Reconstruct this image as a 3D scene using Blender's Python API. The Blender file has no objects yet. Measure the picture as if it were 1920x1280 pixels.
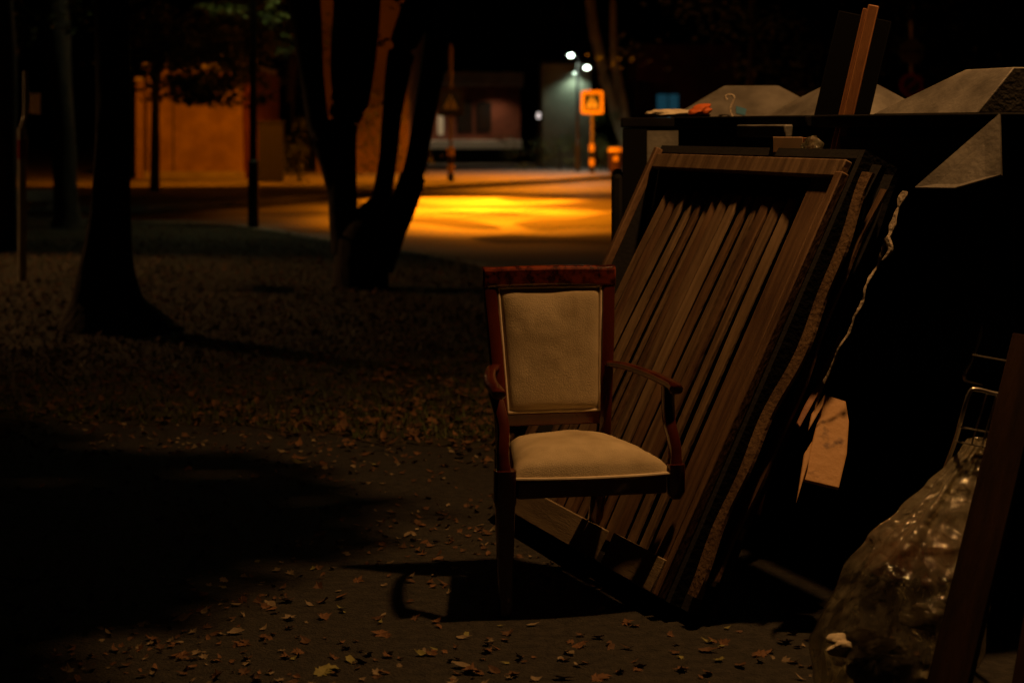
import bpy, bmesh, math, random
from mathutils import Vector, Matrix, noise
R = math.radians
random.seed(7)
sc = bpy.context.scene
col = sc.collection

# ------------------------------------------------------------------ camera
F, HZ, CH = 3500.0, 240.0, 1.5           # focal length in photo pixels, horizon row, camera height
cam = bpy.data.cameras.new('camera'); camo = bpy.data.objects.new('camera', cam); col.objects.link(camo)
cam.sensor_width = 36; cam.lens = 36*F/1920
camo.location = (0, 0, CH); camo.rotation_euler = (R(90), 0, 0)
cam.shift_y = -(640-HZ)/1920
cam.clip_start = .1; cam.clip_end = 2000
cam.dof.use_dof = True; cam.dof.focus_distance = 6.0; cam.dof.aperture_fstop = 3.1
sc.camera = camo

# ------------------------------------------------------------------ night sky
w = bpy.data.worlds.new('World'); sc.world = w; w.use_nodes = True
nt = w.node_tree
sky = nt.nodes.new('ShaderNodeTexSky'); sky.sky_type = 'NISHITA'; sky.sun_disc = False
sky.sun_elevation = R(-4); sky.sun_rotation = R(200)
bg = nt.nodes['Background']; bg.inputs['Strength'].default_value = 0.0015
nt.links.new(sky.outputs[0], bg.inputs['Color'])
sc.view_settings.view_transform = 'Standard'; sc.view_settings.look = 'None'
sc.view_settings.exposure = 0; sc.view_settings.gamma = 1; sc.view_settings.use_curve_mapping = False
sc.cycles.use_denoising = True
sc.cycles.max_bounces = 8; sc.cycles.transparent_max_bounces = 16
sc.cycles.caustics_reflective = False; sc.cycles.caustics_refractive = False
sc.cycles.sample_clamp_indirect = 4

SODIUM = (1, .24, .003)
NEAR = (1, .47, .15)
WHITE = (.86, 1, .80)

def G(px, py, z=0.0):
    """a point on the ground seen at a photo pixel"""
    Y = (CH-z)*F/(py-HZ); return Vector(((px-960)/F*Y, Y, z))
def P(px, py, Y):
    """a point at distance Y seen at a photo pixel"""
    return Vector(((px-960)/F*Y, Y, CH-(py-HZ)/F*Y))

# ------------------------------------------------------------------ materials
def mat(name, c1, c2=None, scale=8, rough=.7, bump=0, bscale=None, metal=0, coat=0, spec=.5, detail=6, stretch=None, ramp=(.35, .65), emit=None, estr=0, alpha=None, trans=None, sss=0):
    m = bpy.data.materials.new(name); m.use_nodes = True
    n, l = m.node_tree.nodes, m.node_tree.links
    b = n['Principled BSDF']
    b.inputs['Roughness'].default_value = rough; b.inputs['Metallic'].default_value = metal
    b.inputs['Specular IOR Level'].default_value = spec
    b.inputs['Coat Weight'].default_value = coat; b.inputs['Coat Roughness'].default_value = .06
    tc = n.new('ShaderNodeTexCoord'); mp = n.new('ShaderNodeMapping'); oi = n.new('ShaderNodeObjectInfo')
    om = n.new('ShaderNodeMath'); om.operation = 'MULTIPLY'; om.inputs[1].default_value = 23.0; l.new(oi.outputs['Random'], om.inputs[0])
    va = n.new('ShaderNodeVectorMath'); va.operation = 'ADD'; l.new(tc.outputs['Object'], va.inputs[0]); l.new(om.outputs[0], va.inputs[1]); l.new(va.outputs[0], mp.inputs[0])
    if stretch: mp.inputs['Scale'].default_value = stretch
    b.inputs['Base Color'].default_value = (*c1, 1)
    if c2:
        t = n.new('ShaderNodeTexNoise'); t.inputs['Scale'].default_value = scale; t.inputs['Detail'].default_value = detail
        l.new(mp.outputs[0], t.inputs['Vector'])
        r = n.new('ShaderNodeValToRGB'); r.color_ramp.elements[0].position, r.color_ramp.elements[1].position = ramp
        r.color_ramp.elements[0].color = (*c1, 1); r.color_ramp.elements[1].color = (*c2, 1)
        l.new(t.outputs['Fac'], r.inputs[0]); l.new(r.outputs[0], b.inputs['Base Color'])
    if bump:
        t2 = n.new('ShaderNodeTexNoise'); t2.inputs['Scale'].default_value = bscale or scale*3; t2.inputs['Detail'].default_value = 8
        l.new(mp.outputs[0], t2.inputs['Vector'])
        bp = n.new('ShaderNodeBump'); bp.inputs['Strength'].default_value = bump; bp.inputs['Distance'].default_value = .02
        l.new(t2.outputs['Fac'], bp.inputs['Height']); l.new(bp.outputs[0], b.inputs['Normal'])
    if emit:
        b.inputs['Emission Color'].default_value = (*emit, 1); b.inputs['Emission Strength'].default_value = estr
    if trans: b.inputs['Transmission Weight'].default_value = trans
    return m

M = {}
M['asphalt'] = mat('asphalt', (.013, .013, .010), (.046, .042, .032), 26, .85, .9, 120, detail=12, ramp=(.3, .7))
M['soil'] = mat('soil', (.018, .014, .009), (.040, .028, .016), 5, .95, .8, 40)
M['grass_soil'] = mat('grass_soil', (.020, .022, .008), (.050, .036, .018), 3, .95, .9, 30)
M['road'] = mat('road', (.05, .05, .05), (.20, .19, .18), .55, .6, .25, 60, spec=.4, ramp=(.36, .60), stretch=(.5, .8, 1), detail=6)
M['patch'] = mat('darker_asphalt', (.022, .021, .02), (.05, .047, .043), 1.5, .8, .3, 60)
M['gutter'] = mat('gutter', (.02, .02, .02), (.035, .032, .03), 4, .8)
M['slab'] = mat('slab', (.11, .105, .10), (.19, .18, .17), 1.2, .75, .2, 30)
M['kerb'] = mat('kerb', (.24, .23, .21), (.38, .36, .33), 3, .8, .3, 40)
M['mahogany'] = mat('mahogany', (.050, .008, .004), (.115, .022, .008), 9, .25, .03, 60, coat=.5, stretch=(1, 1, .25))
M['burl'] = mat('burl', (.045, .006, .003), (.20, .036, .010), 34, .2, .03, 60, coat=.6, ramp=(.4, .6))
M['upholstery'] = mat('upholstery', (.36, .29, .17), (.60, .51, .33), 6, .85, .25, 260, spec=.2, ramp=(.22, .62), detail=9)
M['piping'] = mat('piping', (.68, .58, .40), (.78, .68, .50), 20, .7, .1, 200)
M['slat_a'] = mat('slat_a', (.13, .078, .038), (.28, .185, .10), 7, .72, .25, 60, stretch=(6, .5, 2))
M['slat_b'] = mat('slat_b', (.11, .056, .025), (.24, .14, .068), 7, .72, .25, 60, stretch=(6, .5, 2))
M['slat_c'] = mat('slat_c', (.20, .13, .065), (.36, .25, .14), 7, .72, .25, 60, stretch=(6, .5, 2))
M['pale_board'] = mat('pale_board', (.22, .165, .095), (.34, .26, .155), 6, .75, .2, 60, stretch=(.5, 5, 2))
M['black_fabric'] = mat('black_fabric', (.006, .006, .006), (.012, .011, .010), 12, .95, .15, 60)
M['tan_trim'] = mat('tan_trim', (.12, .068, .032), (.22, .135, .066), 8, .8, .25, 60)
M['lining'] = mat('lining', (.42, .36, .27), (.62, .55, .43), 25, .85, .4, 90)
M['steel'] = mat('galvanised_steel', (.08, .075, .066), (.26, .25, .22), 7, .6, .15, 60, metal=.25, ramp=(.28, .72), detail=10)
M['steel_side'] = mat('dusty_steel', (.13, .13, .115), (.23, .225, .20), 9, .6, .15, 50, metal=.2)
M['dark_steel'] = mat('dark_painted_steel', (.005, .005, .005), (.011, .011, .010), 6, .75, .1, 50, spec=.12)
M['rubber'] = mat('black_rubber', (.005, .005, .005), None, rough=.9, spec=.1)
M['orange_wood'] = mat('orange_wood', (.26, .10, .032), (.42, .19, .065), 5, .6, .15, 50, stretch=(4, 4, .4))
M['board_wood'] = mat('board_wood', (.10, .045, .018), (.58, .33, .12), 17, .6, .12, 40, ramp=(.27, .40), detail=3)
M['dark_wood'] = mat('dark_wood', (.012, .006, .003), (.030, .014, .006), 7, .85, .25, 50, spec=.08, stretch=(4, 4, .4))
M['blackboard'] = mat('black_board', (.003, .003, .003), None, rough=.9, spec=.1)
M['chrome'] = mat('dull_chrome', (.80, .76, .68), None, rough=.28, metal=.85)
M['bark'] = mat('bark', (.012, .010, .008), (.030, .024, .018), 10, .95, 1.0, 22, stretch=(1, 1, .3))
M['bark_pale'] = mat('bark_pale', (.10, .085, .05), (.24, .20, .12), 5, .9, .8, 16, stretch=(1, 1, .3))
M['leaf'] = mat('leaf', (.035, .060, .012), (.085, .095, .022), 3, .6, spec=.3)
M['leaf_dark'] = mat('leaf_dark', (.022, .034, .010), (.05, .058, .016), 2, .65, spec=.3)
M['pole_dark'] = mat('dark_pole', (.018, .020, .019), None, rough=.5, metal=.2)
M['pole_grey'] = mat('galvanised_pole', (.55, .53, .48), (.68, .66, .60), 8, .45, metal=.35)
M['red'] = mat('red_band', (.30, .012, .010), None, rough=.5)
M['yellow'] = mat('yellow_paint', (.80, .52, .05), None, rough=.5)
M['black'] = mat('black_paint', (.012, .012, .014), None, rough=.5)
M['blue'] = mat('sign_blue', (.012, .035, .22), None, rough=.4)
M['white'] = mat('white_paint', (.80, .78, .74), None, rough=.5)
M['grey_back'] = mat('sign_back', (.10, .10, .09), None, rough=.5, metal=.3)
M['cabinet'] = mat('cabinet_grey', (.028, .028, .026), None, rough=.7, spec=.2)
M['sign_pole'] = mat('sign_pole', (.24, .20, .13), None, rough=.6)
M['brick'] = mat('brick_wall', (.26, .17, .06), (.38, .26, .10), 2.2, .9, .3, 20)
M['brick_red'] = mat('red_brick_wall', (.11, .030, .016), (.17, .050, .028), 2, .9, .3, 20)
M['render_wall'] = mat('rendered_wall', (.10, .058, .03), (.13, .078, .042), .6, .9, .15, 20)
M['grey_wall'] = mat('grey_wall', (.09, .11, .08), (.15, .17, .13), .8, .9, .2, 12)
M['concrete'] = mat('concrete', (.30, .28, .25), (.42, .40, .36), 2, .85, .3, 20)
M['lamp_white'] = mat('lamp_white', (.8, .8, .8), None, emit=(.80, 1, .80), estr=14)
M['lamp_sodium'] = mat('lamp_sodium', (.8, .5, .2), None, emit=SODIUM, estr=20)
M['lamp_warm'] = mat('lamp_warm', (.8, .7, .5), None, emit=NEAR, estr=10)
M['lamp_small'] = mat('lamp_small', (.8, .8, .8), None, emit=(1, .86, .82), estr=.9)
M['window_blue'] = mat('blue_lit_window', (.02, .05, .07), None, rough=.3, emit=(.04, .22, .32), estr=.13)
M['window_cyan'] = mat('cyan_lit_window', (.05, .1, .1), None, rough=.3, emit=(.25, .60, .65), estr=.28)
M['glass_dark'] = mat('dark_glass', (.01, .01, .012), None, rough=.15)
M['cardboard'] = mat('cardboard', (.30, .20, .11), (.38, .26, .15), 10, .85)
M['paper'] = mat('crumpled_paper', (.62, .54, .38), (.75, .68, .50), 12, .7, .3, 60)
M['paper_orange'] = mat('printed_paper', (.70, .50, .24), (.62, .13, .02), 9, .6, .2, 60, ramp=(.46, .54), detail=2)
M['pink_paper'] = mat('pink_paper', (.50, .20, .13), (.66, .34, .22), 10, .8, .4, 40)
M['dark_waste'] = mat('dark_waste', (.02, .02, .018), (.06, .055, .045), 10, .7, .4, 40)
M['clear_plastic'] = mat('clear_plastic', (.5, .5, .45), None, rough=.2)
M['bin_brown'] = mat('bin_brown', (.05, .02, .012), None, rough=.6)
LEAFC = {'orange': ((.12, .060, .026), (.21, .11, .05)), 'brown': ((.085, .045, .022), (.14, .076, .038)),
         'yellow': ((.21, .20, .06), (.28, .27, .09)), 'pale': ((.21, .165, .10), (.31, .25, .16))}
for k, (a, b) in LEAFC.items(): M['leaf_'+k] = mat('fallen_leaf_'+k, a, b, 30, .75, spec=.35)

def plastic():
    m = bpy.data.materials.new('thin_clear_film'); m.use_nodes = True
    n, l = m.node_tree.nodes, m.node_tree.links
    n.remove(n['Principled BSDF']); out = n['Material Output']
    tr = n.new('ShaderNodeBsdfTransparent'); tr.inputs[0].default_value = (.86, .86, .80, 1)
    gl = n.new('ShaderNodeBsdfGlossy'); gl.inputs['Roughness'].default_value = .10; gl.inputs[0].default_value = (.9, .9, .85, 1)
    df = n.new('ShaderNodeBsdfDiffuse'); df.inputs[0].default_value = (.70, .66, .50, 1)
    ts = n.new('ShaderNodeBsdfTranslucent'); ts.inputs[0].default_value = (.95, .88, .64, 1)
    tl = n.new('ShaderNodeMixShader'); tl.inputs[0].default_value = .75
    l.new(df.outputs[0], tl.inputs[1]); l.new(ts.outputs[0], tl.inputs[2])
    tc = n.new('ShaderNodeTexCoord')
    t = n.new('ShaderNodeTexNoise'); t.inputs['Scale'].default_value = 13; t.inputs['Detail'].default_value = 5; t.inputs['Distortion'].default_value = 1.8
    l.new(tc.outputs['Object'], t.inputs['Vector'])
    bp = n.new('ShaderNodeBump'); bp.inputs['Strength'].default_value = .9; bp.inputs['Distance'].default_value = .015
    l.new(t.outputs['Fac'], bp.inputs['Height']); l.new(bp.outputs[0], gl.inputs['Normal']); l.new(bp.outputs[0], df.inputs['Normal'])
    # gathered film is cloudier: streaks along the folds, denser towards the knot
    mp = n.new('ShaderNodeMapping'); mp.inputs['Scale'].default_value = (16, 16, 3); mp.inputs['Rotation'].default_value = (0, R(-24), 0); l.new(tc.outputs['Object'], mp.inputs[0])
    t2 = n.new('ShaderNodeTexNoise'); t2.inputs['Scale'].default_value = 1.3; t2.inputs['Detail'].default_value = 5; l.new(mp.outputs[0], t2.inputs['Vector'])
    sp = n.new('ShaderNodeSeparateXYZ'); l.new(tc.outputs['Object'], sp.inputs[0])
    zr = n.new('ShaderNodeMapRange'); zr.inputs['From Min'].default_value = .30; zr.inputs['From Max'].default_value = .56; zr.inputs['To Min'].default_value = -.12; zr.inputs['To Max'].default_value = .42
    l.new(sp.outputs['Z'], zr.inputs['Value'])
    ad = n.new('ShaderNodeMath'); ad.operation = 'ADD'; l.new(t2.outputs['Fac'], ad.inputs[0]); l.new(zr.outputs[0], ad.inputs[1])
    rp = n.new('ShaderNodeValToRGB'); rp.color_ramp.elements[0].position, rp.color_ramp.elements[1].position = .34, .72
    rp.color_ramp.elements[0].color = (.13, .13, .13, 1); rp.color_ramp.elements[1].color = (.92, .92, .92, 1)
    l.new(ad.outputs[0], rp.inputs[0])
    m1 = n.new('ShaderNodeMixShader'); l.new(rp.outputs[0], m1.inputs[0])
    l.new(tr.outputs[0], m1.inputs[1]); l.new(tl.outputs[0], m1.inputs[2])
    m2 = n.new('ShaderNodeMixShader'); fr = n.new('ShaderNodeFresnel'); fr.inputs[0].default_value = 1.6
    l.new(bp.outputs[0], fr.inputs['Normal'])
    l.new(fr.outputs[0], m2.inputs[0]); l.new(m1.outputs[0], m2.inputs[1]); l.new(gl.outputs[0], m2.inputs[2])
    l.new(m2.outputs[0], out.inputs[0])
    return m
M['film'] = plastic()

# ------------------------------------------------------------------ mesh helpers
class MB:
    def __init__(s): s.v, s.f = [], []
    def quad(s, *p):
        i = len(s.v); s.v += [tuple(q) for q in p]; s.f.append(tuple(range(i, i+len(p)))); return s
    def box(s, x0, x1, y0, y1, z0, z1, mtx=None):
        i = len(s.v)
        for z in (z0, z1):
            for x, y in ((x0, y0), (x1, y0), (x1, y1), (x0, y1)):
                p = Vector((x, y, z)); s.v.append(tuple(mtx @ p if mtx else p))
        for f in ((0, 3, 2, 1), (4, 5, 6, 7), (0, 1, 5, 4), (1, 2, 6, 5), (2, 3, 7, 6), (3, 0, 4, 7)):
            s.f.append(tuple(i+k for k in f))
        return s
    def frustum(s, a, b):
        """two 4-point rings, closed"""
        i = len(s.v); s.v += [tuple(p) for p in a] + [tuple(p) for p in b]
        for f in ((3, 2, 1, 0), (4, 5, 6, 7), (0, 1, 5, 4), (1, 2, 6, 5), (2, 3, 7, 6), (3, 0, 4, 7)):
            s.f.append(tuple(i+k for k in f))
        return s
    def sweep(s, pts, rads, n=10, up=(0, 0, 1), square=0, wob=0, seed=0, closed=True):
        """tube through pts; rads = r or (ra, rb) per point; square>0 gives a rounded-rectangle section"""
        pts = [Vector(p) for p in pts]; rings = []
        for k, p in enumerate(pts):
            t = (pts[min(k+1, len(pts)-1)] - pts[max(k-1, 0)]).normalized()
            u = Vector(up)
            if abs(t.dot(u)) > .97: u = Vector((0, 1, 0)) if abs(t.y) < .9 else Vector((1, 0, 0))
            a = t.cross(u).normalized(); b = a.cross(t).normalized()
            r = rads[k] if isinstance(rads, list) else rads
            ra, rb = (r if isinstance(r, (list, tuple)) else (r, r))
            i = len(s.v); rings.append(i)
            for j in range(n):
                th = 2*math.pi*j/n + (math.pi/n if square else 0); c, d = math.cos(th), math.sin(th)
                if square:
                    e = square; c = math.copysign(abs(c)**e, c); d = math.copysign(abs(d)**e, d)
                q = 1
                if wob: q = 1 + wob*noise.noise(Vector((c*1.5+seed, d*1.5, p.z*.9+seed)))
                s.v.append(tuple(p + a*(ra*c*q) + b*(rb*d*q)))
        for k in range(len(rings)-1):
            for j in range(n):
                s.f.append((rings[k]+j, rings[k]+(j+1) % n, rings[k+1]+(j+1) % n, rings[k+1]+j))
        if closed:
            s.f.append(tuple(rings[0]+j for j in reversed(range(n)))); s.f.append(tuple(rings[-1]+j for j in range(n)))
        return s
    def disc(s, c, r, axis=(0, -1, 0), n=28, th=.004):
        ax = Vector(axis).normalized(); c = Vector(c)
        return s.sweep([c, c+ax*th], r, n)
    def mesh(s, name, m, smooth=40):
        me = bpy.data.meshes.new(name); me.from_pydata(s.v, [], s.f); me.update()
        me.materials.append(m)
        if smooth:
            for p in me.polygons: p.use_smooth = True
            me.set_sharp_from_angle(angle=R(smooth))
        return me
    def build(s, name, m, parent=None, smooth=40, bevel=0):
        o = bpy.data.objects.new(name, s.mesh(name, m, smooth)); col.objects.link(o)
        if parent: o.parent = parent
        if bevel:
            bm = o.modifiers.new('bevel', 'BEVEL'); bm.width = bevel; bm.segments = 2; bm.limit_method = 'ANGLE'; bm.angle_limit = R(40)
        return o

def spline(pts, n=8):
    pts = [Vector(p) for p in pts]; out = []
    for i in range(len(pts)-1):
        p0, p1, p2, p3 = pts[max(i-1, 0)], pts[i], pts[i+1], pts[min(i+2, len(pts)-1)]
        for k in range(n):
            t = k/n
            out.append(.5*((2*p1)+(p2-p0)*t+(2*p0-5*p1+4*p2-p3)*t*t+(3*p1-p0-3*p2+p3)*t**3))
    out.append(pts[-1]); return out
def lerps(vals, n):
    out = []
    for i in range(len(vals)-1):
        for k in range(n): out.append(vals[i]+(vals[i+1]-vals[i])*k/n)
    return out+[vals[-1]]

def tag(o, label, cat, group=None):
    o['label'] = label; o['category'] = cat
    if group: o['group'] = group
    return o
def struct(o): o['kind'] = 'structure'; return o
def thing(name, label, cat, loc=(0, 0, 0), rz=0, group=None, mtx=None):
    o = bpy.data.objects.new(name, None); col.objects.link(o); o.empty_display_size = .1
    if mtx is not None: o.matrix_world = mtx
    else: o.location = loc; o.rotation_euler = (0, 0, rz)
    return tag(o, label, cat, group)
def light(kind, loc, power, color, parent=None, aim=None, size=120, blend=.5, radius=.1):
    l = bpy.data.lights.new('lamp_light', kind); l.energy = power; l.color = color; l.shadow_soft_size = radius
    if kind == 'SPOT': l.spot_size = R(size); l.spot_blend = blend
    o = bpy.data.objects.new('lamp_light', l); col.objects.link(o); o.location = loc
    d = (Vector(aim) if aim else Vector(loc)-Vector((0, 0, 1))) - Vector(loc)
    o.rotation_euler = d.to_track_quat('-Z', 'Y').to_euler()
    if parent: o.parent = parent; o.location = Vector(loc)-parent.location
    return o
def plank_mb(p0, p1, width, thick, face):
    """board from p0 to p1; face = direction its broad side looks"""
    p0, p1 = Vector(p0), Vector(p1); t = (p1-p0); L = t.length; t.normalize()
    f = Vector(face); f = (f - t*f.dot(t)).normalized(); a = t.cross(f)
    m = Matrix((( a.x, f.x, t.x, p0.x), (a.y, f.y, t.y, p0.y), (a.z, f.z, t.z, p0.z), (0, 0, 0, 1)))
    return MB().box(-width/2, width/2, -thick, 0, 0, L), m
def plank(name, p0, p1, width, thick, face, m, label, cat, bevel=.003):
    mb, mx = plank_mb(p0, p1, width, thick, face)
    o = mb.build(name, m, bevel=bevel); o.matrix_world = mx
    return tag(o, label, cat)

# ------------------------------------------------------------------ setting
def sheet(name, pts, z, m, depth=0):
    mb = MB()
    if depth:
        n = len(pts); mb.v = [(x, y, z-depth) for x, y in pts]+[(x, y, z) for x, y in pts]
        mb.f = [tuple(range(n, 2*n)), tuple(reversed(range(n)))]+[(i, (i+1) % n, n+(i+1) % n, n+i) for i in range(n)]
    else:
        mb.quad(*[(x, y, z) for x, y in pts])
    return struct(mb.build(name, m, smooth=0))

sheet('ground', [(-400, -120), (400, -120), (400, 900), (-400, 900)], -.16, M['soil'])
edge = [(-30, 36), (-8.6, 31), (-6.2, 30), (-4.2, 28.6), (-3.2, 26.6), (-2.55, 25), (-1.4, 22.8), (-.4, 20.6), (.6, 18.2), (2.2, 15.4), (5, 13), (9, 12)]
sheet('road', [(-60, 30), (-30, 10), (60, 5), (60, 110), (-60, 110)], -.10, M['road'])
far = [(-40, 8), (-20, 18), (-7, 35.5), (-4.1, 42), (-1.7, 49), (1.4, 55), (4.5, 62), (12, 80), (12, 160), (-90, 160), (-90, 8)]
sheet('far_pavement', [(-30, 34.5)]+far[2:], .0, M['slab'], .12)
pe = [(-30, 9.9), (-5, 10.2), (-2.2, 9.6), (-.6, 9.0), (.4, 8.6), (3, 8.9), (9, 9.5)]
pedge = []
for (xa, ya), (xb, yb) in zip(pe[:-1], pe[1:]):
    n_ = max(1, int((xb-xa)/.12)) if xa >= -5 else 1
    for k_ in range(n_):
        x_ = xa+(xb-xa)*k_/n_; y_ = ya+(yb-ya)*k_/n_
        pedge.append((x_, y_+(.30*noise.noise(Vector((x_*1.1, 0, 0)))+.16*noise.noise(Vector((x_*4, 3, 0))) if -5 < x_ < 4 else 0)))
pedge.append(pe[-1])
verge = pedge + list(reversed(edge))
sheet('grass_verge', verge, .004, M['grass_soil'], .12)
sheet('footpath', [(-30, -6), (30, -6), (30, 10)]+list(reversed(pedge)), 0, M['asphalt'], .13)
# kerb stones round the verge, each one a piece
kb = bpy.data.objects.new('kerb', None); col.objects.link(kb); struct(kb)
kpts = [Vector((x, y, 0)) for x, y in edge[1:]]
stone = None
for a, b in zip(kpts[:-1], kpts[1:]):
    L = (b-a).length; n = max(1, round(L/.9)); d = (b-a)/n
    for k in range(n):
        if stone is None:
            stone = MB().box(.006, .994, -.06, .06, -.14, .022).mesh('kerb_stone', M['kerb'], 0)
        o = bpy.data.objects.new('kerb_stone', stone); col.objects.link(o); o.parent = kb
        p = a+d*k; nrm = Vector((-d.y, d.x, 0)).normalized()*-.065
        o.location = p+nrm; o.rotation_euler = (0, 0, math.atan2(d.y, d.x)); o.scale = (d.length, 1, 1)
# dark gutter in front of the far pavement
g = MB()
line = [(-30, 34.5)]+far[2:8]
for (x0, y0), (x1, y1) in zip(line[:-1], line[1:]):
    d = Vector((x1-x0, y1-y0)).normalized(); nn = Vector((d.y, -d.x))*.9
    g.quad((x0, y0, -.096), (x0+nn.x, y0+nn.y, -.096), (x1+nn.x, y1+nn.y, -.096), (x1, y1, -.096))
struct(g.build('gutter', M['gutter'], smooth=0))

# darker irregular patches laid just over the road surface
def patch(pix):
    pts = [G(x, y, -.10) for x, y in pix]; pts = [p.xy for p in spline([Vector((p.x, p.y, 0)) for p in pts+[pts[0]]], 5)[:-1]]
    sheet('dark_road_patch', [(p.x, p.y) for p in pts], -.095, M['patch'])
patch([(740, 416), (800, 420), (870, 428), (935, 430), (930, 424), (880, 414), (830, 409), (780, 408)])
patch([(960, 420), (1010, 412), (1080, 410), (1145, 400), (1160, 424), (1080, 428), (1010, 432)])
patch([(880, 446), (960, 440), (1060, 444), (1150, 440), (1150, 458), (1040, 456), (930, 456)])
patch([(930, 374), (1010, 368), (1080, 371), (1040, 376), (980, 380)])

# ------------------------------------------------------------------ street lamps (light comes from these)
def lamp_post(name, label, base, head, m_lamp, color, lights, head_r=.22, cat='street lamp'):
    t = thing(name, label, cat, base)
    b = Vector(base); h = Vector(head)-b
    post_h = h.z+.15
    MB().sweep([(0, 0, 0), (0, 0, 1.0), (0, 0, 1.02), (0, 0, post_h)], [.085, .08, .06, .045], 14).build('post', M['pole_dark'], t)
    if (h.xy).length > .3:
        MB().sweep(spline([(0, 0, post_h-.1), (h.x*.5, h.y*.5, post_h+.12), (h.x, h.y, h.z+.12)], 5), .03, 10).build('arm', M['pole_dark'], t)
    hd = MB().sweep([h+Vector((0, 0, .16)), h+Vector((0, 0, .12)), h+Vector((0, 0, .03))], [head_r*.4, head_r*.85, head_r], 18).build('lamp_head', M['pole_dark'], t)
    MB().sweep([h+Vector((0, 0, .028)), h+Vector((0, 0, .0))], [head_r*.9, head_r*.8], 18).build('lamp_glass', m_lamp, hd)
    for (kind, power, aim, size, blend, rad) in lights:
        light(kind, h*1.0+b-Vector((0, 0, .05)), power, color, t, aim, size, blend, rad)
    return t
# the lamp over the container bay, just above the picture
L1 = (1.75, 6.0, 5.0)
lamp_post('street_lamp', 'warm street lamp on a curved arm above the waste containers', (2.95, 6.3, 0), L1, M['lamp_warm'], NEAR,
          [('SPOT', 450, None, 118, .55, .09)])
# the lamp off to the left that throws the big trunk's shadow to the right
lamp_post('street_lamp', 'park lamp at the far left of the leafy verge', (-10.2, 21.5, 0), (-9.6, 20.8, 5.2), M['lamp_warm'], (1, .46, .15),
          [('SPOT', 850, (-6.3, 18.4, 0), 74, .5, .12)])
# sodium lamps over the road
def span_lamp(label, p, lights):
    t = thing('span_lamp', label, 'street lamp', p)
    MB().sweep([(0, 0, .22), (0, 0, .18), (0, 0, .02)], [.08, .2, .3], 18).build('lamp_head', M['pole_dark'], t)
    MB().sweep([(0, 0, .018), (0, 0, -.01)], [.27, .22], 18).build('lamp_glass', M['lamp_sodium'], t)
    MB().sweep(spline([(-14, 0, 1.2), (-5, 0, .45), (0, 0, .24), (5, 0, .45), (14, 0, 1.2)], 5), .008, 6).build('span_wire', M['pole_dark'], t)
    for (kind, power, aim, size, blend, rad) in lights: light(kind, Vector(p)-Vector((0, 0, .06)), power, SODIUM, t, aim, size, blend, rad)
span_lamp('sodium lamp hung on a wire above the bright pool on the road', (-.95, 39.0, 6.4),
          [('SPOT', 72000, (-.9, 40.8, 0), 46, 1.0, .14), ('SPOT', 62000, (-.9, 36.4, 0), 44, 1.0, .14), ('SPOT', 20000, (-.3, 34.0, 0), 50, 1.0, .14), ('SPOT', 6500, (1.0, 37.6, 0), 116, .9, .14)])
span_lamp('sodium lamp hung on a wire over the pedestrian crossing', (1.0, 56.5, 6.6), [('SPOT', 8000, None, 128, .35, .18)])
span_lamp('sodium lamp hung on a wire near the orange brick wall', (-7.4, 46.5, 6.3),
          [('SPOT', 2500, (-10, 55, 1), 98, .35, .15)])

# ------------------------------------------------------------------ buildings
def wall_block(name, label, cat, x0, x1, y0, y1, h, m):
    t = thing(name, label, cat, ((x0+x1)/2, y0, 0))
    hw = (x1-x0)/2
    MB().box(-hw, hw, 0, y1-y0, 0, h).build('wall', m, t)
    return t, hw
# brick building on the left, lit orange
t, hw = wall_block('brick_building', 'orange-lit brick side wall beyond the verge behind dark leaves', 'building', -10.75, -7.95, 55, 62, 3.25, M['brick'])
MB().box(-hw-.08, hw+.08, -.08, .0, 0, .22).build('plinth', M['concrete'], t, bevel=.01)
MB().box(-hw-.12, hw+.12, -.14, 7.1, 3.25, 3.4).build('roof_edge', M['concrete'], t, bevel=.01)
for k, z in enumerate((2.6,)):
    MB().box(-hw+.75, -hw+.79, -.012, 0, .22, 3.24).build('joint', M['gutter'], t)
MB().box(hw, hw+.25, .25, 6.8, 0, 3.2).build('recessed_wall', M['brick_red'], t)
# narrow slice of wall left of the dark trunk
t, hw = wall_block('brick_pier', 'narrow orange-lit pier left of the thin dark trunk', 'wall', -11.02, -10.83, 54.7, 55.6, 2.9, M['brick'])
MB().box(-hw-.03, hw+.03, -.03, .93, 2.9, 2.98).build('coping', M['concrete'], t)
# tall rendered block seen between the stems
t, hw = wall_block('apartment_block', 'tall orange-lit facade seen between the forked stems', 'building', -6.5, -3.45, 62, 74, 13, M['render_wall'])
MB().box(-hw-.06, hw+.06, -.06, 12.1, 13, 13.3).build('roof_edge', M['concrete'], t)
for zz in (8.2, 10.6):
    for xx in (-.8, .5):
        f = MB().box(xx-.5, xx+.5, -.03, .0, zz, zz+1.3).build('window', M['white'], t)
        MB().box(xx-.44, xx+.44, -.04, -.03, zz+.06, zz+1.24).build('pane', M['glass_dark'], f)
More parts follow.
